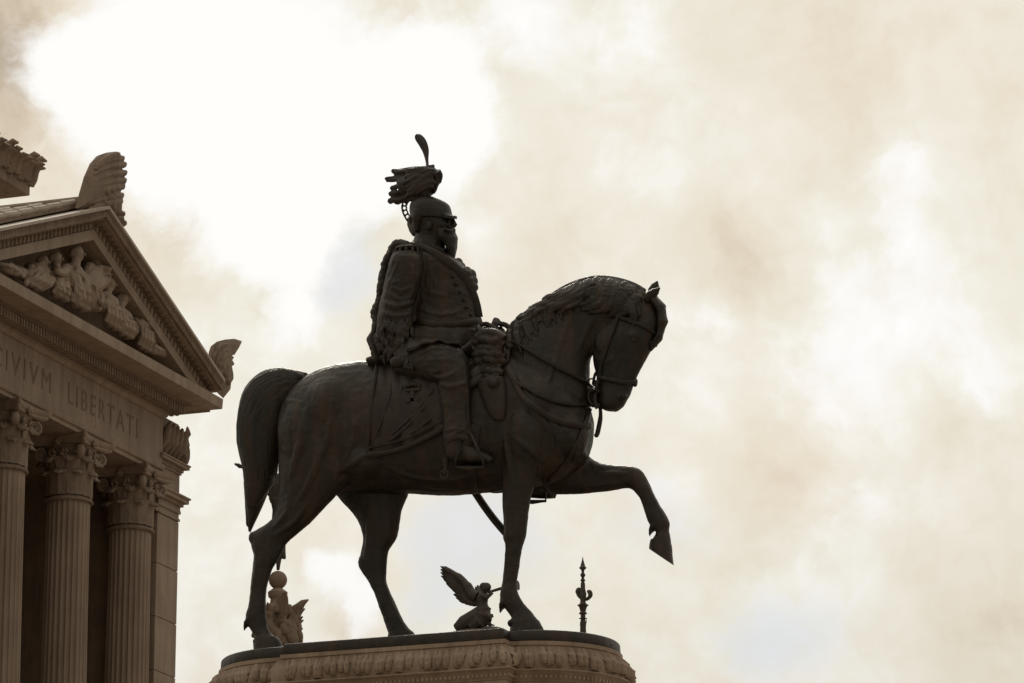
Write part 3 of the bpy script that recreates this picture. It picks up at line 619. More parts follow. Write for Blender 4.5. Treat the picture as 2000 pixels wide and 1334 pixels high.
# saddle cloth, draped on the flank
sc = MB(); rings = []
TL, TR, BR, BL = (738, 712), (850, 700), (872, 838), (716, 897)
for j in range(19):
    t = j/18; row = []
    for i in range(31):
        u = i/30
        xl = TL[0]+(BL[0]-TL[0])*t; yl = TL[1]+(BL[1]-TL[1])*t; xr = TR[0]+(BR[0]-TR[0])*t; yr = TR[1]+(BR[1]-TR[1])*t
        x = xl+(xr-xl)*u; y = yl+(yr-yl)*u+(10*math.sin(math.pi*u)*t)
        row.append(hit(x, y, .05+.03*math.sin(u*17+t*5)*t+.02*math.sin(u*31-t*9), bv, -1.1))
    rings.append(row)
sc.rings(rings, cap=False, closed=False); cloth = sobj(sc, 'saddle_cloth', BRONZE_B); md = cloth.modifiers.new('s', 'SOLIDIFY'); md.thickness = .05; md.offset = 0
for pts, r0 in (([(860, 745), (800, 820), (722, 885)], .05), ([(835, 790), (790, 840), (724, 888)], .06), ([(865, 800), (800, 850), (726, 890)], .05), ([(770, 740), (752, 810), (722, 880)], .06), ([(800, 730), (770, 800), (724, 880)], .04), ([(866, 820), (820, 850), (770, 872)], .04)):
    fold('cloth_fold', pts, r0, BRONZE_B, .05, bv, -1.1, par=cloth)
sobj(strap([(717, 890), (760, 882), (800, 871), (840, 852), (869, 836)], .13, .04, .07), 'cloth_border', BRONZE_B, cloth)
sobj(strap([(722, 874), (762, 866), (800, 855), (838, 838), (866, 822)], .05, .04, .07), 'cloth_border', BRONZE_B, cloth)
sobj(strap([(738, 716), (727, 790), (719, 885)], .1, .04, .06), 'cloth_border', BRONZE_B, cloth)
cc = MB(); c = hit(808, 785, .08)      # crowned cross badge
cc.box(c, (.09, .05, .5)); cc.box(c+Vector((0, 0, .02)), (.4, .05, .09))
for k in range(5): cc.ball(c+Vector((-.18+.09*k, 0, .36+.05*math.sin(math.pi*k/4))), .06, 8, 6)
cc.box(c+Vector((0, 0, .28)), (.42, .06, .07)); sobj(cc, 'cross_badge', BRONZE_B, cloth)
# saddle seat
sd_ = MB(); limb(sd_, [(733, 702, 736, 730, 0, .7), (760, 700, 760, 730, 0, .9), (840, 692, 840, 725, 0, .95), (915, 685, 915, 720, 0, .85), (935, 660, 940, 700, 0, .6)], n=20); sobj(remesh(sd_, 'saddle', BRONZE_B, .035, 2), 'saddle', BRONZE_B)
# rolled cloak with its folds at the pommel
rl = MB()
for i in range(11):
    y = 662+i*7.6+random.uniform(-2, 2); x0 = 925+random.uniform(-1, 4)+(2 if i > 7 else 0); x1 = 986+random.uniform(-6, 3)-(2*(i-6) if i > 6 else 0); dp = random.uniform(-3, 8); w = -.98+random.uniform(-.06, .06)
    P3 = [onY(x, yy, w+.13*abs(x-955)/30) for x, yy in crom([(x0, y+2), (x0+random.uniform(10, 22), y-4+dp*.4), ((x0+x1)/2+6, y+dp*.5), (x1-random.uniform(10, 18), y-3+dp*.2), (x1, y+random.uniform(-2, 6))], 3)]
    rl.tube(P3, [random.uniform(.07, .12) for q_ in P3], 10)
rl.tube([onY(x, y, -.9) for x, y in crom([(930, 662), (945, 652), (965, 652), (985, 664)], 3)], .13, 10)
rl.ball(onY(955, 700, -.72), (.42, .3, .62), 18, 12)
sobj(remesh(rl, 'cloak_roll', BRONZE, .022, 1), 'cloak_roll')
hs = MB(); limb(hs, [(930, 745, 985, 735, -1.0, .22), (938, 775, 990, 768, -1.0, .2), (948, 800, 990, 800, -1.0, .17), (960, 820, 985, 822, -1.0, .1)], n=16)
hs.ball(onY(964, 748, -1.2), .14); sobj(remesh(hs, 'holster', BRONZE_B, .028, 2), 'holster', BRONZE_B)
# boot, stirrup, spur on the near side; far boot and stirrup below the belly
def boot(px, py, w, sc=1.0):
    b = MB()
    limb(b, [(px-6, py-30, px+52, py-34, w, .27), (px, py-10, px+50, py-16, w, .25), (px+4, py+12, px+58, py-12, w, .23), (px+28, py+20, px+68, py-6, w, .2), (px+60, py+24, px+86, py+2, w, .19), (px+88, py+24, px+98, py+12, w, .12)], n=16)
    bo = sobj(remesh(b, 'boot', BRONZE, .024, 1), 'boot')
    s_ = MB(); sc_ = MB()
    q = [(px+38, py-40), (px+30, py-5), (px+22, py+28), (px+50, py+30), (px+76, py+28), (px+66, py-5), (px+50, py-40)]
    for dw in (-.28, .28): s_.tube([onY(x, y, w+dw*(.3 if y < py-30 else 1)) for x, y in crom(q[:3]+q[4:], 2)], .035, 6)
    s_.prism([onY(px+22, py+26, w-.28), onY(px+76, py+26, w-.28), onY(px+76, py+26, w+.28), onY(px+22, py+26, w+.28)], (0, 0, -.07))
    sobj(s_, 'stirrup', BRONZE)
    return bo
bo = boot(868, 884, LG)
sp = MB(); sp.tube([onY(872, 895, LG), onY(871, 912, LG), onY(868, 926, LG)], [.1, .06, .03], 8); sp.tube([onY(868, 926, LG)+Vector((.1*math.cos(a), 0, .1*math.sin(a))) for a in [k*math.pi/4 for k in range(9)]], .03, 5); sobj(sp, 'spur', BRONZE_B, bo)
fb = boot(990, 950, LF)
# sabre in its scabbard, hanging on the far side
sb = MB(); sb.tube([onY(x, y, 1.2) for x, y in crom([(872, 860), (900, 915), (932, 968), (960, 1008), (985, 1038), (998, 1052)], 3)], [(.095, .095)]*15+[(.06, .06)], 10); sobj(sb, 'sabre_scabbard', BRONZE)
# tack
sobj(strap([(1213, 606), (1200, 640), (1184, 680), (1174, 715), (1171, 750)], .1, .03, .02), 'cheek_strap')
sobj(strap([(1213, 622), (1235, 628), (1262, 640), (1286, 655)], .1, .03, .02), 'brow_band')
sobj(strap([(1172, 738), (1195, 742), (1220, 747), (1240, 744)], .12, .035, .02), 'nose_band')
k_ = MB(); k_.ball(onY(1276, 671, 0), (.1, .2, .09)); k_.ball(onY(1240, 748, 0), (.06, .1, .1)); sobj(k_, 'bridle_boss')
br = MB(); c = onY(1155, 747, -.1); br.tube([c+Vector((.1*math.cos(a), .02, .1*math.sin(a))) for a in [k*math.pi/8 for k in range(17)]], .02, 6)
sobj(br, 'bit_ring')
bt = MB(); bt.tube([onY(x, y, -.3) for x, y in crom([(1168, 742), (1164, 760), (1162, 780), (1166, 798)], 3)], .05, 8)
bt.tube([onY(x, y, -.25) for x, y in crom([(1172, 765), (1158, 762), (1150, 768), (1152, 785), (1162, 792), (1172, 790)], 3)], .04, 8)
bt.ball(onY(1158, 776, 0), (.13, .22, .26)); bt.ball(onY(1156, 768, -.1), (.12, .15, .14)); bt.tube([onY(x, y, 0) for x, y in crom([(1165, 726), (1161, 735), (1158, 752)], 3)], .04, 6)
sobj(remesh(bt, 'curb_bit', BRONZE, .02, 1), 'curb_bit')
rn = MB(); rn.tube([onY(x, y, .0) for x, y in crom([(1172, 792), (1173, 812), (1170, 832), (1166, 850)], 3)], [(.06, .03)]*9+[(.05, .03)], 8); rn.ball(onY(1165, 850, 0), .06)
sobj(rn, 'rein_end')
sobj(strap([(1168, 770), (1130, 740), (1090, 720), (1040, 690), (1000, 665), (985, 652)], .07, .03, .06, dflt=-.4), 'rein')
sobj(strap([(992, 720), (1020, 770), (1050, 800), (1090, 822), (1130, 832), (1150, 832)], .15, .04, .03), 'breast_strap')
sobj(strap([(1000, 740), (1030, 760), (1070, 780), (1110, 790), (1140, 790)], .08, .04, .03), 'breast_strap')
sobj(strap([(1150, 800), (1130, 860), (1100, 910), (1070, 940)], .1, .03, .03), 'martingale')
sobj(strap([(930, 830), (925, 880), (922, 930), (925, 958)], .22, .03, .03), 'girth')
gl = MB(); gl.tube([onY(x, y, 0) for x, y in crom([(948, 952), (956, 960), (968, 962), (982, 961)], 3)], .02, 6); sobj(gl, 'girth_ring')
mt = MB(); mt.tube([onY(x, y, -.2) for x, y in ((1060, 940), (1072, 958), (1084, 972))], .035, 6); sobj(mt, 'strap_end')

# ------------------------------------------------------------------ propylaeum
XF = -31.92; YC = 42.6
bl = thing('propylaeum', 'weathered marble temple front with inscribed frieze, Corinthian columns and sculpted pediment', 'building', (XF, YC, GZ+18))
BO = Vector(bl.location)
def b(mb, name, mat=MARBLE, parent=None, smooth=35, **k):
    par = parent or bl; o = mb.obj(name, mat, par, smooth=smooth, **k)
    if parent is None: o.location = -BO
    return o
def ringbox(x0, x1, hy, z0, z1): # box round the portico plan: x0 back, x1 front
    m = MB(); m.box(((x0+x1)/2, YC, (z0+z1)/2), (x1-x0, 2*hy, z1-z0)); return m
XB = XF-13.0
# entablature as a U: front beam, two side beams
def belt_prof(prof):   # prof (projection, z) swept round front and sides; closed at the back
    m = MB(); rings = []
    for d, z in prof: rings.append([Vector((XB, YC-9-d, z)), Vector((XF+d, YC-9-d, z)), Vector((XF+d, YC+9+d, z)), Vector((XB, YC+9+d, z))])
    m.rings(rings); return m
b(belt_prof([(-.02, 18.47), (-.02, 18.62), (.06, 18.66), (.10, 18.80), (.10, 18.86), (.0, 18.87)]), 'architrave_moulding')
b(belt_prof([(0, 18.87), (0, 20.72), (-.3, 20.73)]), 'frieze')
b(belt_prof([(.0, 20.73), (.04, 20.75), (.10, 20.80), (.16, 20.9), (.22, 20.92), (.22, 20.98), (-.2, 20.985)]), 'egg_moulding')
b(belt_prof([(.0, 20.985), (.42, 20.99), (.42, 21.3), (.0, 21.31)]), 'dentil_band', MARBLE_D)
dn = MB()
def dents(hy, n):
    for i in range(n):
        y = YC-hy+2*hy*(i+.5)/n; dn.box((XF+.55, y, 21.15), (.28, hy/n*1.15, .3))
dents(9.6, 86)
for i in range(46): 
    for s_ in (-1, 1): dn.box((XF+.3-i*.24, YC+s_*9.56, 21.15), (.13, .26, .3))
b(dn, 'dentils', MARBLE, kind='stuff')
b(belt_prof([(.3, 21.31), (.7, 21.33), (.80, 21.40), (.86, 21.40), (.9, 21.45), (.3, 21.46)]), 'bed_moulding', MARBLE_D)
b(belt_prof([(.5, 21.46), (1.72, 21.40), (1.76, 21.42), (1.78, 21.82), (1.70, 21.84), (.4, 21.9)]), 'corona', MARBLE)
b(belt_prof([(.4, 21.9), (1.70, 21.845), (1.60, 21.92), (1.52, 21.98), (.3, 22.02)]), 'corona_fillet', MARBLE)
for i in range(6):
    m = MB(); m.box((XF+.003, YC-7.5+3*i, 19.795), (.01, 2.975, 1.83)); b(m, 'frieze_slab', MARBLE)
# inscription
fnt = None
def word(t, y0, y1, zc, h):
    cu = bpy.data.curves.new('inscription', 'FONT'); cu.body = t; cu.size = 1; cu.extrude = .008; cu.resolution_u = 3; cu.space_character = 1.35
    o = bpy.data.objects.new('tmp', cu); COL.objects.link(o); dg = bpy.context.evaluated_depsgraph_get()
    me = bpy.data.meshes.new_from_object(o.evaluated_get(dg)); bpy.data.objects.remove(o); me.name = 'inscription'
    xs = [v.co.x for v in me.vertices]; ys = [v.co.y for v in me.vertices]; a, c, e, f = min(xs), max(xs), min(ys), max(ys)
    # thin the strokes a little and map to the frieze: text x -> world Y
    for v in me.vertices:
        u = (v.co.x-a)/(c-a); q = (v.co.y-e)/(f-e); d = v.co.z; v.co = Vector((XF+.016+d, y0+(y1-y0)*u, zc-h/2+h*q))
    me.materials.append(LETTER); o = link('inscription', me, bl); o.location = -BO; return o
pa = onX(133, 760, XF); pb = onX(268, 850, XF); print('LIB', pa, pb)
pc = onX(97, 740, XF)
word('LIBERTATI', pa.y, pb.y, 19.80, .80)
word('CIVIVM', pa.y-6.15, pc.y+.1, 19.80, .80)
# raking cornice and tympanum
SL = .385; ZA = 26.75; HB = 10.78
def rake(side, d0, d1, zt, zb, name, mat, x0=None):
    """prism along one slope between depths d0..d1 (projection), zt / zb = drop below the apex line"""
    m = MB(); xs0 = XF+d0; xs1 = XF+d1
    def pt(y, dz, x): return Vector((x, YC+side*y, ZA-SL*y-dz))
    m.add([pt(0, zt, xs0), pt(HB, zt, xs0), pt(HB, zb, xs0), pt(0, zb, xs0), pt(0, zt, xs1), pt(HB, zt, xs1), pt(HB, zb, xs1), pt(0, zb, xs1)],
          [(0, 1, 2, 3), (4, 7, 6, 5), (0, 4, 5, 1), (1, 5, 6, 2), (2, 6, 7, 3), (3, 7, 4, 0)])
    return b(m, name, mat)
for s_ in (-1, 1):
    rake(s_, -.5, 1.86, -.02, .10, 'sima_lip', MARBLE_L)  # paler than the sima below: light along its top put into the colour
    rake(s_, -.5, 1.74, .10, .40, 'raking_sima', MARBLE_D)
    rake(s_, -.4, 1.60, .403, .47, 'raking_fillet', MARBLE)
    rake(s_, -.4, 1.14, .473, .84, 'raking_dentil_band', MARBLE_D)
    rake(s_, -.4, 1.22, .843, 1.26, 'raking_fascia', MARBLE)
    rs = MB()
    for i in range(33):
        y = .5+i*.31; z = ZA-SL*y-.475; rs.ball((XF+1.38, YC+s_*y, z), (.13, .1, .07), 8, 5); rs.ball((XF+1.38, YC+s_*(y+.15), z-SL*.15), (.17, .03, .04), 6, 4)
    b(rs, 'soffit_rosettes', MARBLE_D, kind='stuff')
    for i in range(33):       # rounded tongues in the raking band
        y = .3+i*.31; m = MB(); z = ZA-SL*y-.64
        m.ball((XF+1.14, YC+s_*y, z), (.12, .095, .19), 8, 6); b(m, 'tongue', MARBLE)
# carved lozenge pattern along the near face of the right sima
lz = MB()
for s_ in (-1, 1):
    for i in range(58):
        y = .25+i*.18; lz.ball(Vector((XF+1.735, YC+s_*y, ZA-SL*y-.25)), (.04, .06, .11), 6, 4)
b(lz, 'carved_sima_ornament', MARBLE_D, kind='stuff')
ty = MB(); ty.prism([Vector((XF-.35, YC-HB+.8, 21.95)), Vector((XF-.35, YC+HB-.8, 21.95)), Vector((XF-.35, YC, 25.9))], (-.5, 0, 0)); b(ty, 'tympanum', MARBLE)
# roof: courses of slabs on both slopes behind the pediment
rf = MB()
rf.prism([Vector((XF+.7, YC-HB+.05, ZA-SL*HB+.25)), Vector((XF+.7, YC, ZA+.25)), Vector((XF+.7, YC+HB-.05, ZA-SL*HB+.25)), Vector((XF+.7, YC+HB-.05, ZA-SL*HB+.1)), Vector((XF+.7, YC, ZA+.1)), Vector((XF+.7, YC-HB+.05, ZA-SL*HB+.1))], (-13.5, 0, 0)); b(rf, 'roof', MARBLE_D)
tile = MB(); tw, tl = 1.32, 1.2
tile.add([(-tw/2, -tl/2, 0), (tw/2, -tl/2, 0), (tw/2, tl/2+.1, 0), (-tw/2, tl/2+.1, 0), (-tw/2, -tl/2, .09), (tw/2, -tl/2, .09), (tw/2, tl/2+.1, .035), (-tw/2, tl/2+.1, .035)], [(3, 2, 1, 0), (4, 5, 6, 7), (0, 1, 5, 4), (1, 2, 6, 5), (2, 3, 7, 6), (3, 0, 4, 7)])
tile.tube([(tw/2+.0, -tl/2-.01, .09), (tw/2, tl/2, .06)], .13, 8)
tme = tile.mesh('roof_tile', MARBLE_L, 35)
ang = math.atan(SL)
for s_ in (-1, 1):
    for r_ in range(9):
        yy = HB-.75-r_*tl*math.cos(ang)
        for c_ in range(9):
            o = link('roof_tile', tme, bl)
            rot = Matrix.Rotation(0 if s_ < 0 else math.pi, 4, 'Z') @ Matrix.Rotation(ang, 4, 'X')
            o.matrix_local = Matrix.Translation(Vector((XF-.05-c_*(tw+.06), YC+s_*yy, ZA-SL*yy+.28))-BO) @ rot
rg = MB(); rg.tube([(XF+.7, YC, ZA+.36), (XF-12.5, YC, ZA+.36)], .17, 8); b(rg, 'ridge', MARBLE)
# columns
def col_mesh(r0, z0, z1, fl=24, sub=6):
    m = MB(); rings = []; n = fl*sub; H_ = z1-z0
    for k in range(15):
        t = k/14; z = z0+H_*t; r = r0*(1.0+.16*(1-t)**1.4)
        fd = .07 if 0 < k < 14 else 0
        ring = []
        for j in range(n):
            u = (j % sub)/sub; dd = fd*math.sin(math.pi*min(1, u*sub/(sub-1)))**.6 if (j % sub) < sub-1 else 0
            a = 2*math.pi*j/n; ring.append(Vector(((r-dd)*math.cos(a), (r-dd)*math.sin(a), z)))
        rings.append(ring)
    m.rings(rings); return m
Z0, Z1 = .9, 16.0; CR = .83
cm = col_mesh(CR, Z0, Z1).mesh('column', MARBLE, 25)
bell = MB(); bell.lathe((0, 0, 0), [(.80, 15.96), (.93, 15.98), (.96, 16.03), (.93, 16.09), (.84, 16.11), (.84, 16.15), (.76, 16.19), (.64, 16.6), (.66, 17.2), (.78, 17.7), (.98, 18.05), (1.02, 18.1), (.9, 18.12)], 28); bm1 = bell.mesh('capital_bell', MARBLE_D, 50)
ab = MB(); P = []
for q in range(4):
    a0 = q*math.pi/2
    for i in range(9):
        t = i/8; u = (t-.5)*2; x = 1.0+.28*abs(u)**2.2; y = u*1.22
        P.append((x*math.cos(a0)-y*math.sin(a0), x*math.sin(a0)+y*math.cos(a0)))
ab.rings([[Vector((x*s_, y*s_, z)) for x, y in P] for s_, z in ((.86, 18.1), (.95, 18.16), (.95, 18.26), (1.0, 18.30), (1.03, 18.40), (1.03, 18.465))]); am = ab.mesh('abacus', MARBLE, 35)
def leaf_mesh(h, wd, out, name, mat):
    vs = []; fs = []; R1, C1 = 10, 6
    for i in range(R1+1):
        t = i/R1; zz = h*(math.sin(t*math.pi*.62)/math.sin(math.pi*.62)) if t < .8 else h*(1.0-.9*(t-.8)**1.0)
        zz = h*math.sin(min(t, .86)*math.pi/2/.86)-(max(0, t-.78)*h*.9)
        o_ = .03+out*max(0, t-.35)**1.6*1.6
        wloc = wd*(.75+.45*math.sin(math.pi*t))*(1-.5*max(0, t-.7)/.3)*(1+.22*math.cos(t*math.pi*9))
        for j in range(C1+1):
            u = j/C1*2-1; vs.append((o_+.03+.10*(1-abs(u))+.055*math.cos(u*9)-.06*abs(u)**2, u*wloc, zz))
    for i in range(R1):
        for j in range(C1): a = i*(C1+1)+j; fs.append((a, a+1, a+C1+2, a+C1+1))
    me = bpy.data.meshes.new(name); me.from_pydata(vs, [], fs); me.materials.append(mat); me.polygons.foreach_set('use_smooth', [True]*len(fs)); return me
l1 = leaf_mesh(.95, .33, .42, 'acanthus_leaf', MARBLE); l2 = leaf_mesh(1.5, .31, .5, 'acanthus_leaf', MARBLE)
vo = MB(); pts = []; rad = []
for i in range(26):
    t = i/25
    if t < .35: q = t/.35; pts.append(Vector((.62+.42*q, 0, 17.0+.95*q))); rad.append((.1, .14))
    else:
        q = (t-.35)/.65; a = math.pi*.62-q*math.pi*3.6; rr = .22*(1-q)+.04; pts.append(Vector((1.17+rr*math.cos(a), 0, 17.78+rr*math.sin(a)))); rad.append((.085-.03*q, .14+.03*q))
vo.tube(pts, rad, 8, flat=(0, 1, 0)); vo.ball((1.17, 0, 17.78), (.09, .2, .09)); vm = vo.mesh('volute', MARBLE, 60)
fl_ = MB(); 
for k in range(6): fl_.ball((1.05, .09*math.cos(k*math.pi/3), 18.22+.11*math.sin(k*math.pi/3)), (.08, .08, .08), 8, 5)
fl_.ball((1.1, 0, 18.22), .09, 8, 6); fm = fl_.mesh('fleuron', MARBLE, 60)
hx = MB()
for s_ in (-1, 1):
    pp = []
    for i in range(16): q = i/15; a = math.pi*.5+q*math.pi*2.4; rr = .15*(1-q)+.03; pp.append(Vector((.98, s_*(.22+rr*math.cos(a)*-1), 17.78+rr*math.sin(a))))
    hx.tube([Vector((.82, s_*.12, 17.25))]+pp, .05, 6)
hxm = hx.mesh('helix', MARBLE, 60)
def rot_child(name, me, par, a, loc=(0, 0, 0)):
    o = link(name, me, par); o.rotation_euler = (0, 0, a); o.location = loc; return o
def column_at(x, y, dz=0, parent=bl, off=BO):
    c = link('column', cm, parent); c.location = Vector((x, y, dz))-off
    link('capital_bell', bm1, c); link('abacus', am, c)
    for k in range(4):
        rot_child('volute', vm, c, math.pi/4+k*math.pi/2); rot_child('fleuron', fm, c, k*math.pi/2); rot_child('helix', hxm, c, k*math.pi/2)
    for k in range(8):
        a = k*math.pi/4; rot_child('acanthus_leaf', l1, c, a, (.72*math.cos(a), .72*math.sin(a), 16.2))
        a += math.pi/8; rot_child('acanthus_leaf', l2, c, a, (.70*math.cos(a), .70*math.sin(a), 16.22))
    bs = MB(); bs.lathe((0, 0, 0), [(1.0, .9), (1.05, .8), (1.0, .7), (1.1, .6), (1.25, .5), (1.3, .35), (1.25, .2)], 28); bs.box((0, 0, .1), (2.7, 2.7, .2)); bs.obj('column_base', MARBLE, c)
for y in (-8.1, -2.7, 2.7, 8.1): column_at(XF-.88, YC+y)
# cella walls, end piers, soffit, podium
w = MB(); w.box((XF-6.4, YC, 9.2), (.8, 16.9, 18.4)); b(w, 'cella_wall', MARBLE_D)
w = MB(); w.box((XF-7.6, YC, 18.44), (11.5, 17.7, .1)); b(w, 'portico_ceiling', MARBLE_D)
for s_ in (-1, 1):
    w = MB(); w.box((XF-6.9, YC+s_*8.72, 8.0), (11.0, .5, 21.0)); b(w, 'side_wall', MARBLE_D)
b(ringbox(XB, XF+1.2, 11.2, GZ+18, 0), 'podium', MARBLE)
for i in range(6):
    m = MB(); m.box((XF+1.4+i*.35, YC, -.17-.33*i), (.5, 22.4, .33)); b(m, 'step', MARBLE)
# corner piers in courses with their moulded caps
PX0, PX1 = XF-3.5, XF-.2
for s_ in (-1, 1):
    y0 = YC+s_*9.12; y1 = YC+s_*11.07; yc = (y0+y1)/2; wy = abs(y1-y0)
    def pbox(z0, z1, o_=0, name='pier_block', mat=MARBLE):
        m = MB(); m.box(((PX0+PX1)/2+.0, yc, (z0+z1)/2), (PX1-PX0+2*o_, wy+2*o_, z1-z0)); return b(m, name, mat)
    z = 0.0
    while z < 16.9: 
        h = min(2.14, 17.0-z); pbox(z+.02, z+h-.02); pbox(z+h-.02, z+h+.02, -.03, 'joint', MARBLE_D); z += h
    for (a_, c_, o_) in ((17.02, 17.12, .04), (17.12, 17.32, .0), (17.32, 17.45, .06), (17.45, 17.62, .04), (17.62, 17.76, .14), (17.76, 17.93, .30), (17.93, 18.0, .36), (18.0, 18.92, .0), (18.92, 19.02, .06), (19.02, 19.16, .12), (19.16, 19.28, .3), (19.28, 19.34, .34), (19.34, 19.46, .12), (19.46, 21.0, -.06)):
        pbox(a_, c_, o_, 'pier_moulding' if abs(o_) > .01 else 'pier_block', MARBLE)
    m = MB()                 # carved scroll on the pier's capital
    for xx in (PX1+.05, PX1-.7, PX0):
        pp = []; rd = []
        for i in range(20): q = i/19; a = -math.pi*.5+q*math.pi*3.0; rr = .42*(1-q)+.05; pp.append(Vector((xx+.02, y1+s_*(.12+rr*math.cos(a)*.7), 19.9+rr*math.sin(a)))); rd.append((.12-.05*q, .2))
        m.tube(pp, rd, 8, flat=(1, 0, 0))
        m.tube([Vector((xx, y1+s_*.05, 19.9)), Vector((xx, y1+s_*.45, 20.3)), Vector((xx, y1+s_*.62, 20.75)), Vector((xx, y1+s_*.5, 21.05))], [.15, .17, .13, .05], 8)
    for q in range(5):
        y = y0+(y1-y0)*(q+.3)/5; m.tube([Vector((PX1-.05, y, 19.5)), Vector((PX1+.15, y+s_*.1, 20.0)), Vector((PX1+.22, y+s_*.2, 20.5)), Vector((PX1+.3, y+s_*.25, 20.75))], [.12, .2, .16, .05], 8)
    m.box(((PX0+PX1)/2, y1+s_*.0, 20.1), (PX1-PX0, .3, 1.1)); o = link('carved_scroll', remesh(m, 'carved_scroll', MARBLE_D, .05, 1), bl); o.location = -BO
# acroteria: palmette leaf standing on its plinth
def lobe_leaf(outl, x0, th, mat, name, serr=0):
    """traced outline on plane X=x0, domed in depth"""
    P3 = [onX(x, y, x0) for x, y in outl]; c = sum(P3, Vector())/len(P3); m = MB()
    m.rings([[p.lerp(c, .04)+Vector((-th*.3, 0, 0)) for p in P3], [p+Vector((0, 0, 0)) for p in P3], [p.lerp(c, .06)+Vector((th*.25, 0, 0)) for p in P3], [p.lerp(c, .3)+Vector((th*.55, 0, 0)) for p in P3], [p.lerp(c, .7)+Vector((th*.7, 0, 0)) for p in P3]])
    return b(m, name, mat)
XA = XF+1.1
ap = [(150, 407), (155, 396), (158, 380), (168, 345), (180, 318), (193, 303), (208, 298), (224, 296), (221, 304), (232, 306), (226, 314), (236, 318), (228, 326), (237, 334), (226, 341), (236, 349), (227, 355), (233, 361), (224, 369), (232, 378), (225, 386), (232, 396), (234, 424), (212, 422), (185, 412)]
ac = lobe_leaf(ap, XA, .45, MARBLE_D, 'apex_acroterion')
rb = MB()
for k, (tx, ty_) in enumerate(((226, 299), (234, 306), (238, 318), (239, 334), (238, 349), (235, 361), (233, 378), (231, 390))):
    rb.tube([onX(x, yy, XA)+Vector((.26-.2*abs(j-4)/8, 0, 0)) for j, (x, yy) in enumerate(crom([(180-2.2*k, ty_+26-k), (196-k, ty_+12), (214, ty_+6), (tx-6, ty_+5), (tx, ty_)], 2))], [.04, .09, .12, .14, .15, .15, .13, .08, .02], 8)
for k in range(16): rb.ball(onX(196+random.uniform(-4, 20), 372+random.uniform(-3, 38), XA)+Vector((.25, 0, 0)), (.16, .15, .15), 8, 6)
o = link('palmette_ribs', remesh(rb, 'palmette_ribs', MARBLE_D, .03, 1), ac)
XC = XF+1.3
cp = [(408, 688), (412, 676), (424, 667), (440, 663), (458, 661.5), (472, 666), (470, 670), (462, 669), (456, 674), (452, 684), (449, 692), (456, 697), (452, 703), (457, 712), (451, 717), (450, 728), (455, 742), (450, 750), (449, 762), (436, 778), (425, 768), (410, 730)]
cc_ = lobe_leaf(cp, XC, .16, MARBLE_D, 'corner_acroterion')
rb = MB()
for k in range(4): rb.tube([onX(x, y, XC)+Vector((.08, 0, 0)) for x, y in crom([(412+k*5, 700+k*12), (420+k*4, 684+k*10), (431+k*3, 674+k*10), (442, 674+k*11)], 2)], [.05, .09, .12, .12, .1, .08, .03], 8)
for k in range(12): rb.ball(onX(430+random.uniform(-8, 12), 722+random.uniform(-10, 30), XC)+Vector((.1, 0, 0)), (.14, .13, .14), 8, 6)
o = link('palmette_ribs', remesh(rb, 'palmette_ribs', MARBLE_D, .04, 1), cc_)
# small antefix stubs along the far rake below the apex
for (x, y) in ((236, 428), (241, 436), (238, 418)):
    m = MB(); m.ball(onX(x-2, y, XF+1.6), (.2, .16, .14), 8, 6); b(m, 'antefix', MARBLE_D)
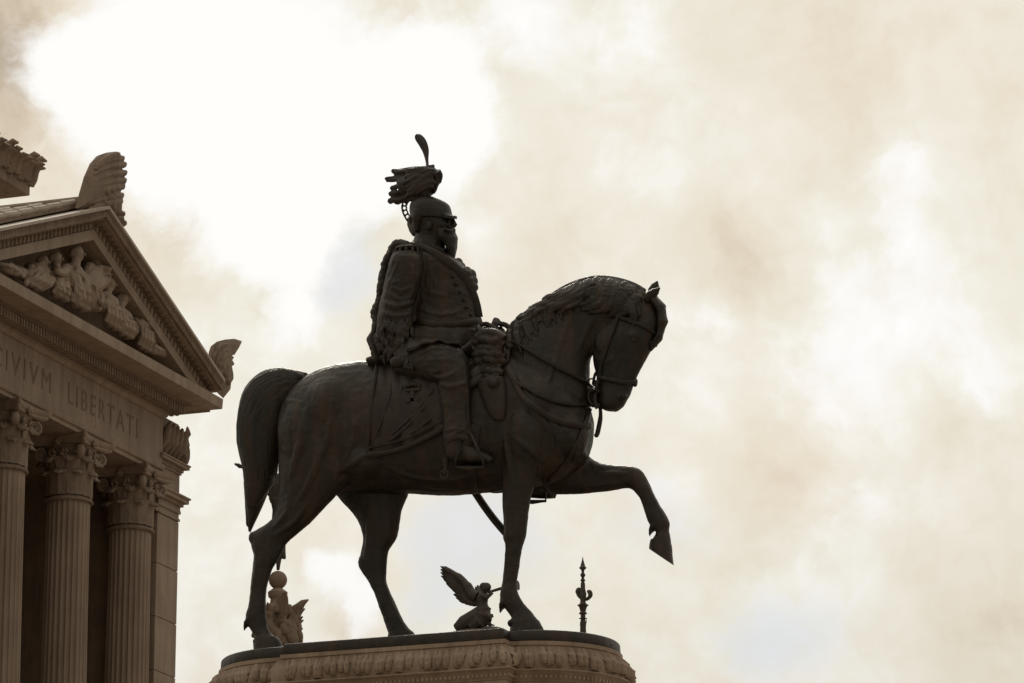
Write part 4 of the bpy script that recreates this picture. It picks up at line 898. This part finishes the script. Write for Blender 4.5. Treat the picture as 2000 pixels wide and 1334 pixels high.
# pediment figures in the round
def figure(head, hip, knee, foot, x=.35, arm=None, r=1.0, mat=MARBLE, robe=True, arm2=None):
    X0 = XF+x+.45; r *= 1.2
    Hh = onX(*head, X0); Hp = onX(*hip, X0); K = onX(*knee, X0+.35); Ft = onX(*foot, X0+.15); m = MB()
    r *= 1.1; m.ball(Hh, (.19*r, .17*r, .24*r), 14, 10); m.ball(Hh+Vector((-.05, .04, .08)), (.2*r, .22*r, .17*r), 12, 8); m.ball(Hh+Vector((-.1, -.1, .0)), (.14*r, .14*r, .14*r), 8, 6); m.ball(Hh+Vector((.22*r, .02, -.03)), (.06, .05, .07), 8, 5)
    ax = (Hp-Hh); ln = ax.length; sh = Hh+ax*(.52*r/ln)
    m.tube([Hh, sh], [.13*r, .15*r], 8)
    m.tube([sh+(Hh-sh)*.25, sh, sh.lerp(Hp, .4), sh.lerp(Hp, .75), Hp], [(.16*r, .16*r), (.46*r, .27*r), (.40*r, .3*r), (.34*r, .28*r), (.45*r, .36*r)], 14, flat=None)
    for q in (-1, 1):
        hpq = Hp+Vector((.05, q*.2*r, 0)); kq = K+Vector((0, q*.22*r, .03*q)); fq = Ft+Vector((0, q*.2*r, 0))
        m.tube([hpq, hpq.lerp(kq, .5), kq, kq.lerp(fq, .4), fq], [.26*r, .25*r, .2*r, .18*r, .11*r], 10)
        m.ball(fq+Vector((.15, 0, -.03)), (.2*r, .1*r, .08*r), 8, 6)
        s0 = sh+Vector((.02, q*.42*r, -.05)); tgt = (arm if q > 0 else arm2)
        if tgt: t_ = onX(*tgt, X0+.35)
        else: t_ = K+Vector((.05, q*.1, .22))
        el_ = s0.lerp(t_, .5)+Vector((.05, q*.12, -.16)); m.tube([s0, el_, t_], [.15*r, .12*r, .08*r], 8); m.ball(t_, .1*r, 8, 6)
    if robe:
        nf = 11
        for i in range(nf):
            u = i/(nf-1)-.5
            a0 = Hp.lerp(K, .55+.45*math.sin(i*2.1)**2)+Vector((.18, u*.75*r, .1)); c0 = Ft+Vector((.12, u*1.05*r, .02)); mid = a0.lerp(c0, .5)+Vector((.12, u*.05, -.05))
            m.tube([a0, mid, c0], [.05, .075, .08], 7)
        for i in range(6):
            a0 = sh.lerp(Hp, .2+.12*i); m.tube([a0+Vector((.24*r, -.32*r, .08)), a0+Vector((.33*r, 0, -.08)), a0+Vector((.22*r, .32*r, -.02))], [.035, .06, .035], 6)
    me = remesh(m, 'pediment_figure', mat, .03, 1)
    o = link('pediment_figure', me, bl); o.location = -BO; return o
figure((186, 487), (190, 540), (165, 560), (172, 600), .25, (200, 530), 1.15, arm2=(165, 545))
figure((150, 497), (142, 545), (158, 572), (150, 600), .45, None, 1.1, arm2=(112, 530))
figure((109, 506), (112, 548), (118, 565), (112, 582), .3, (112, 520), .95)
figure((84, 512), (62, 540), (92, 545), (58, 560), .2, (60, 556), .9, arm2=(50, 555))
figure((52, 538), (30, 530), (20, 528), (2, 522), .2, None, .6)
figure((214, 556), (202, 600), (222, 606), (214, 638), .45, None, .95, arm2=(196, 590))
figure((240, 585), (228, 628), (250, 632), (238, 655), .45, None, .92, arm2=(225, 618))
figure((277, 605), (268, 645), (284, 650), (276, 682), .35, (290, 628), .8)
figure((300, 662), (322, 690), (300, 685), (285, 678), .25, None, .6)
figure((345, 712), (330, 700), (352, 716), (365, 722), .1, None, .45)
# winged shield in the centre of the group
m = MB(); c = onX(213, 515, XF+.5)
m.ball(c, (.25, .45, .75), 16, 10)
for k in range(7): m.tube([c+Vector((0, 0, -.2)), c+Vector((.12, .45*math.cos(k*.5), .3+.2*math.sin(k*.8))), c+Vector((.05, .75*math.cos(k*.45+.2), .95*math.sin(k*.45+.3)))], [.12, .12, .04], 7)
o = link('winged_shield', remesh(m, 'winged_shield', MARBLE_D, .04, 1), bl); o.location = -BO
m = MB()
for i in range(70):
    y = random.uniform(-9.2, 9.2); m.ball(Vector((XF+random.uniform(.1, .5), YC+y, 22.05)), (.25, random.uniform(.2, .5), random.uniform(.08, .2)), 8, 5)
o = link('rocky_ledge', remesh(m, 'rocky_ledge', MARBLE, .06, 1), bl); o.location = -BO

# ------------------------------------------------------------------ cornice of the great colonnade behind, top left
XG = XF-12.0; cb = thing('colonnade_cornice', 'dark crested cornice corner of the higher colonnade behind the temple roof', 'building', (XG-6, 60, -2.5))
GO = Vector(cb.location)
def gobj(mb, name, mat=MARBLE_D, **k): o = mb.obj(name, mat, cb, smooth=35, **k); o.location = -GO; return o
YG = 62.6
def gbox(o_, z0, z1, name, mat=MARBLE_D):
    m = MB(); m.box((XG-8+o_/2, YG-9+o_/2, (z0+z1)/2), (16+o_, 18+o_, z1-z0)); return gobj(m, name, mat)
gbox(-5.0, -2.45, 33.3, 'wall', MARBLE_D); gbox(-4.2, 33.3, 34.0, 'frieze'); gbox(-3.4, 34.0, 34.55, 'lower_moulding'); gbox(0, 34.55, 35.15, 'corona', MARBLE_D)
gbox(.16, 35.15, 35.3, 'fillet')
g = MB(); g.rings([[Vector((x, y, z)) for x, y in ((XG-16, YG-18), (XG+o_, YG-18), (XG+o_, YG+o_), (XG-16, YG+o_))] for o_, z in ((.05, 35.3), (.12, 35.5), (.3, 35.75), (.5, 35.85), (.5, 35.92))]); gobj(g, 'sima', MARBLE_D)
# sculpted crest of leaves with hooked tips
cl = MB(); cl.tube([(0, 0, 0), (.1, 0, .4), (.35, 0, .8), (.75, 0, 1.05), (1.05, 0, .98)], [(.3, .25), (.38, .22), (.3, .2), (.16, .14), (.03, .05)], 8); clm = cl.mesh('crest_leaf', MARBLE_D, 60)
for i in range(26):
    o = link('crest_leaf', clm, cb); o.location = Vector((XG-.05, YG+.0-i*.52, 35.02+.12*(i % 2)))-GO; o.rotation_euler = (0, 0, R_(8*math.sin(i*3))); o.scale = (.72, 1.15, .9+.15*math.sin(i*1.7))
    if i < 20:
        o = link('crest_leaf', clm, cb); o.location = Vector((XG-.4-i*.52, YG-.05, 35.02+.1*(i % 2)))-GO; o.rotation_euler = (0, 0, R_(90)); o.scale = (.62, 1, .95+.15*math.sin(i*2.3))
o = link('crest_leaf', clm, cb); o.location = Vector((XG-.1, YG-.1, 35.2))-GO; o.rotation_euler = (0, 0, R_(45)); o.scale = (.85, 1.2, 1.05)
# ------------------------------------------------------------------ things beyond the pedestal
def py_m(w): return 7950/((Vector((0, w, 0))-CAM).dot(FW))
WV = 42.0
vc = thing('rostral_column', 'marble column with leafy capital and round globe behind the near hind hoof', 'column', onY(541, 1300, WV))
def vobj(x, name, mat=MARBLE_L, par=vc, smooth=50, **k):
    me = x.mesh(name, mat, smooth) if isinstance(x, MB) else x
    o = link(name, me, par, **k); o.location = -Vector(par.location); return o
S_ = 1/py_m(WV)
base = onY(541, 1256, WV); bx, by_, bz = base
def zc(y): return onY(541, y, WV).z
cp_ = MB(); cp_.lathe((bx, by_, 0), [(44*S_, zc(1262)), (46*S_, zc(1248)), (40*S_, zc(1236)), (36*S_, zc(1215)), (36*S_, zc(1200)), (34*S_, zc(1190)), (24*S_, zc(1186)), (16*S_, zc(1178)), (15*S_, zc(1170)), (20*S_, zc(1166)), (21*S_, zc(1157)), (17*S_, zc(1154)), (12*S_, zc(1151)), (9*S_, zc(1148))], 24)
vobj(cp_, 'capital_core', MARBLE)
gb = MB(); gb.ball((bx, by_, zc(1133)), 19.5*S_, 28, 18); vobj(gb, 'globe', MARBLE_D)
lm = MB(); lm.tube([(0, 0, 0), (.25, 0, .35), (.42, 0, .75), (.62, 0, .98), (.86, 0, 1.12)], [(.26, .2), (.32, .2), (.26, .17), (.17, .13), (.03, .03)], 8)
lmm = lm.mesh('capital_leaf', MARBLE_D, 60)
for (rr, zz, sc_, n_l) in ((29, 1256, .5, 12), (29, 1240, .55, 12), (27, 1224, .62, 10), (25, 1215, .8, 5)):
    for k in range(n_l):
        a = k*2*math.pi/n_l+(.26 if zz == 1240 else 0)+.35; o = link('capital_leaf', lmm, vc); o.location = Vector((bx+rr*S_*math.cos(a), by_+rr*S_*math.sin(a), zc(zz)))-vc.location; o.rotation_euler = (0, 0, a); o.scale = (sc_, sc_*1.15, sc_*random.uniform(.9, 1.05))
kk = MB()
for i in range(110):
    a = random.uniform(0, 6.28); y = random.uniform(1192, 1254); rr = (41+7*(y-1205)/45)*S_; kk.ball((bx+rr*math.cos(a), by_+rr*math.sin(a), zc(y)), (.15, .15, random.uniform(.1, .26)), 8, 6)
vobj(remesh(kk, 'carved_relief', MARBLE_D, .03, 1), 'carved_relief', MARBLE_D)
sh_ = MB(); sh_.lathe((bx, by_, 0), [(36*S_, GZ+18), (36*S_, zc(1300)), (33*S_, zc(1262))], 24); vobj(sh_, 'shaft', MARBLE)
# winged victory poised on the globe (mostly behind the horse's leg)
def P_(x, y, w=WV): return onY(x, y, w)
wv = thing('winged_victory', 'small bronze winged figure on the globe, half hidden behind horse tail', 'statue', P_(543, 1113))
v = MB()
v.tube([P_(543, 1114), P_(544, 1095), P_(546, 1070), P_(548, 1045)], [.06, .1, .16, .22], 10); v.tube([P_(548, 1050), P_(552, 1078), P_(556, 1092)], [.2, .12, .06], 8)
v.tube([P_(548, 1050), P_(546, 1020), P_(543, 995), P_(541, 975)], [(.28, .25), (.36, .28), (.24, .2), (.3, .22)], 12); v.ball(P_(541, 955), (.17, .16, .2))
v.tube([P_(541, 972), P_(541, 955)], .09, 8)
v.tube([P_(538, 975), P_(518, 955), P_(495, 925), P_(478, 914), P_(468, 909)], [.12, .1, .09, .08, .06], 8)
for k, (x, y) in enumerate(((457, 906), (458, 909), (462, 912), (466, 914))): v.tube([P_(470, 909+k), P_((470+x)/2, y), P_(x, y-1)], [.045, .04, .022], 6)
v.tube([P_(471, 909), P_(466, 906), P_(461, 906)], [.04, .035, .02], 6)
v.tube([P_(500, 928), P_(486, 922), P_(474, 918), P_(480, 926)], [.12, .12, .07, .04], 8)
v.tube([P_(545, 975), P_(560, 990), P_(566, 1005)], [.12, .1, .07], 8)
for k in range(6): v.tube([P_(540+k*2, 925+k*3), P_(535+k*3, 950), P_(530+k*5, 978+4*(k % 2))], [.16, .2, .1], 8)
vme = remesh(v, 'body', BRONZE_F, .035, 1)
def wobj(x, name, par, mat=BRONZE_F, smooth=50):
    me = x.mesh(name, mat, smooth) if isinstance(x, MB) else x
    o = link(name, me, par); o.location = -Vector(par.location); return o
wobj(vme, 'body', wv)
def feathers(par, root, tips, wd, w, mat=BRONZE_F, name='feather', dw=.0):
    for i, (x, y) in enumerate(tips):
        m = MB(); a = P_(root[i][0], root[i][1], w); c = P_(x, y, w+dw); n_ = 6; rings = []
        t = (c-a).normalized(); s_ = t.cross(Vector((0, 1, 0))).normalized()
        for j in range(n_+1):
            u = j/n_; h = wd*(.5+.5*math.sin(math.pi*min(1, u*.9+.1)))*(1 if j < n_ else .3); p = a.lerp(c, u)
            rings.append([p+s_*h, p+Vector((0, -.06, 0)), p-s_*h, p+Vector((0, .06, 0))])
        m.rings(rings); wobj(m, name, par, mat)
feathers(wv, [(548, 975)]*8, [(530, 985), (533, 988), (537, 989), (541, 990), (546, 992), (552, 990), (530, 975), (534, 955)], .09, WV+.3)
feathers(wv, [(545, 935)]*7, [(528, 982), (532, 986), (536, 988), (540, 990), (545, 988), (550, 985), (556, 980)], .11, WV+.5)

# trumpeting victory
WT = 36.0
ts = thing('trumpeting_victory', 'dark kneeling winged figure blowing a long trumpet beyond the horse belly', 'statue', P_(935, 1235, WT))
q = lambda x, y, w=0: onY(x, y, WT+w)
v = MB()
v.tube([q(943, 1158), q(941, 1168), q(942, 1180), q(944, 1192)], [(.13, .12), (.24, .2), (.2, .18), (.26, .2)], 12)
v.ball(q(949, 1147), (.19, .16, .17), 14, 10); v.ball(q(945, 1145), (.15, .15, .14)); v.tube([q(945, 1150), q(943, 1160)], .09, 8)
v.tube([q(944, 1190), q(946, 1202), q(938, 1215), q(920, 1226)], [.28, .3, .3, .25], 12)
v.tube([q(942, 1192), q(928, 1205), q(908, 1218), q(892, 1230)], [.22, .28, .3, .2], 12)
for i in range(9): v.tube([q(940+i, 1185+i*2), q(930-2*i+i, 1204+i), q(914-4*i+i*i*.8, 1221), q(893+6*i, 1231)], [.05, .08, .09, .07], 6)
v.tube([q(946, 1195, -.1), q(951, 1204, -.1), q(957, 1206, -.1)], [.14, .11, .07], 8); v.tube([q(957, 1206, -.1), q(957, 1213), q(955, 1220)], [.08, .06, .05], 8)
v.tube([q(956, 1203), q(962, 1200), q(964, 1206)], [.05, .04, .02], 6); v.tube([q(951, 1196), q(955, 1190), q(955, 1185)], [.05, .035, .02], 6); v.tube([q(948, 1216), q(956, 1220), q(966, 1222)], [.06, .06, .04], 6)
v.tube([q(941, 1162, -.15), q(950, 1168, -.2), q(962, 1157, -.15)], [.1, .085, .06], 8); v.tube([q(940, 1162, .15), q(932, 1166, .15), q(952, 1158, .1)], [.1, .08, .05], 8)
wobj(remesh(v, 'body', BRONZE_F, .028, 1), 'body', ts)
tr = MB(); tr.tube([q(953, 1157), q(976, 1150), q(998, 1146), q(1008, 1144), (q(1012, 1143.5))], [.045, .055, .07, .11, .17], 12); wobj(tr, 'trumpet', ts)
def P_(x, y, w=WT): return onY(x, y, w)
wing = MB()
tips = [(861, 1106), (861, 1112), (861, 1118), (862, 1125), (867, 1132), (872, 1140), (879, 1147), (885, 1153), (886, 1161), (891, 1168), (897, 1174), (906, 1178), (914, 1181), (923, 1184)]
feathers(ts, [(930, 1160+i*1.2) if i < 8 else (932, 1166+i*.4) for i in range(14)], tips, .13, WT)
lead = MB(); lead.tube([P_(x, y) for x, y in crom([(932, 1166), (921, 1160), (914, 1148), (905, 1136), (889, 1122), (862, 1107)], 3)], [.2]*4+[.18]*4+[.14]*4+[.1]*3+[.02], 8); wobj(lead, 'wing_edge', ts)
feathers(ts, [(940, 1168), (940, 1168), (940, 1168), (940, 1168)], [(929, 1146), (933, 1143), (927, 1152), (925, 1159)], .11, WT+.4, BRONZE_P, 'pale_feather')
mb_ = MB(); mb_.ball(q(925, 1243), (.8, .7, .25), 16, 8); mb_.ball(q(960, 1236), (.5, .5, .22), 16, 8); wobj(mb_, 'rock', ts)
tc_ = thing('statue_column', 'stone column hidden below the trumpeting figure beyond the pedestal', 'column', (q(940, 1240).x, WT, GZ))
m = MB(); c = q(940, 1244); m.lathe((c.x, c.y, 0), [(1.0, GZ), (.95, c.z-1.4), (1.1, c.z-1.2), (1.3, c.z-.5), (1.35, c.z)], 24); wobj(m, 'shaft', tc_, MARBLE)

# candelabrum
WC = 30.0
ca = thing('candelabrum', 'slender dark bronze finial standing beyond the pedestal under raised foreleg', 'lamp', onY(1138.5, 1300, WC))
sC = 1/py_m(WC); c0 = onY(1138.5, 1160, WC)
def zz_(y): return onY(1138.5, y, WC).z
m = MB(); m.lathe((c0.x, c0.y, 0), [(max(.3, r*1.2)*sC, zz_(y)) for y, r in ((1300, 7), (1225, 5), (1218, 5.5), (1211, 4), (1209, 4), (1208, 7.5), (1207, 4), (1200, 4.2), (1199, 7), (1197, 6.5), (1195, 4.5), (1188, 6), (1184, 7.5), (1182, 10), (1180, 6.5), (1176, 4.5), (1170, 5), (1160, 6), (1150, 4), (1140, 3.8), (1136, 2.6), (1133.5, 4.6), (1131, 2.8), (1128, 2.2), (1126, 3.5), (1123, 4.5), (1120, 3.2), (1118, 2), (1113, 3), (1111, 5), (1109, 6.6), (1107, 4.6), (1100, 2.8), (1094, 1.3), (1087, .3))], 14)
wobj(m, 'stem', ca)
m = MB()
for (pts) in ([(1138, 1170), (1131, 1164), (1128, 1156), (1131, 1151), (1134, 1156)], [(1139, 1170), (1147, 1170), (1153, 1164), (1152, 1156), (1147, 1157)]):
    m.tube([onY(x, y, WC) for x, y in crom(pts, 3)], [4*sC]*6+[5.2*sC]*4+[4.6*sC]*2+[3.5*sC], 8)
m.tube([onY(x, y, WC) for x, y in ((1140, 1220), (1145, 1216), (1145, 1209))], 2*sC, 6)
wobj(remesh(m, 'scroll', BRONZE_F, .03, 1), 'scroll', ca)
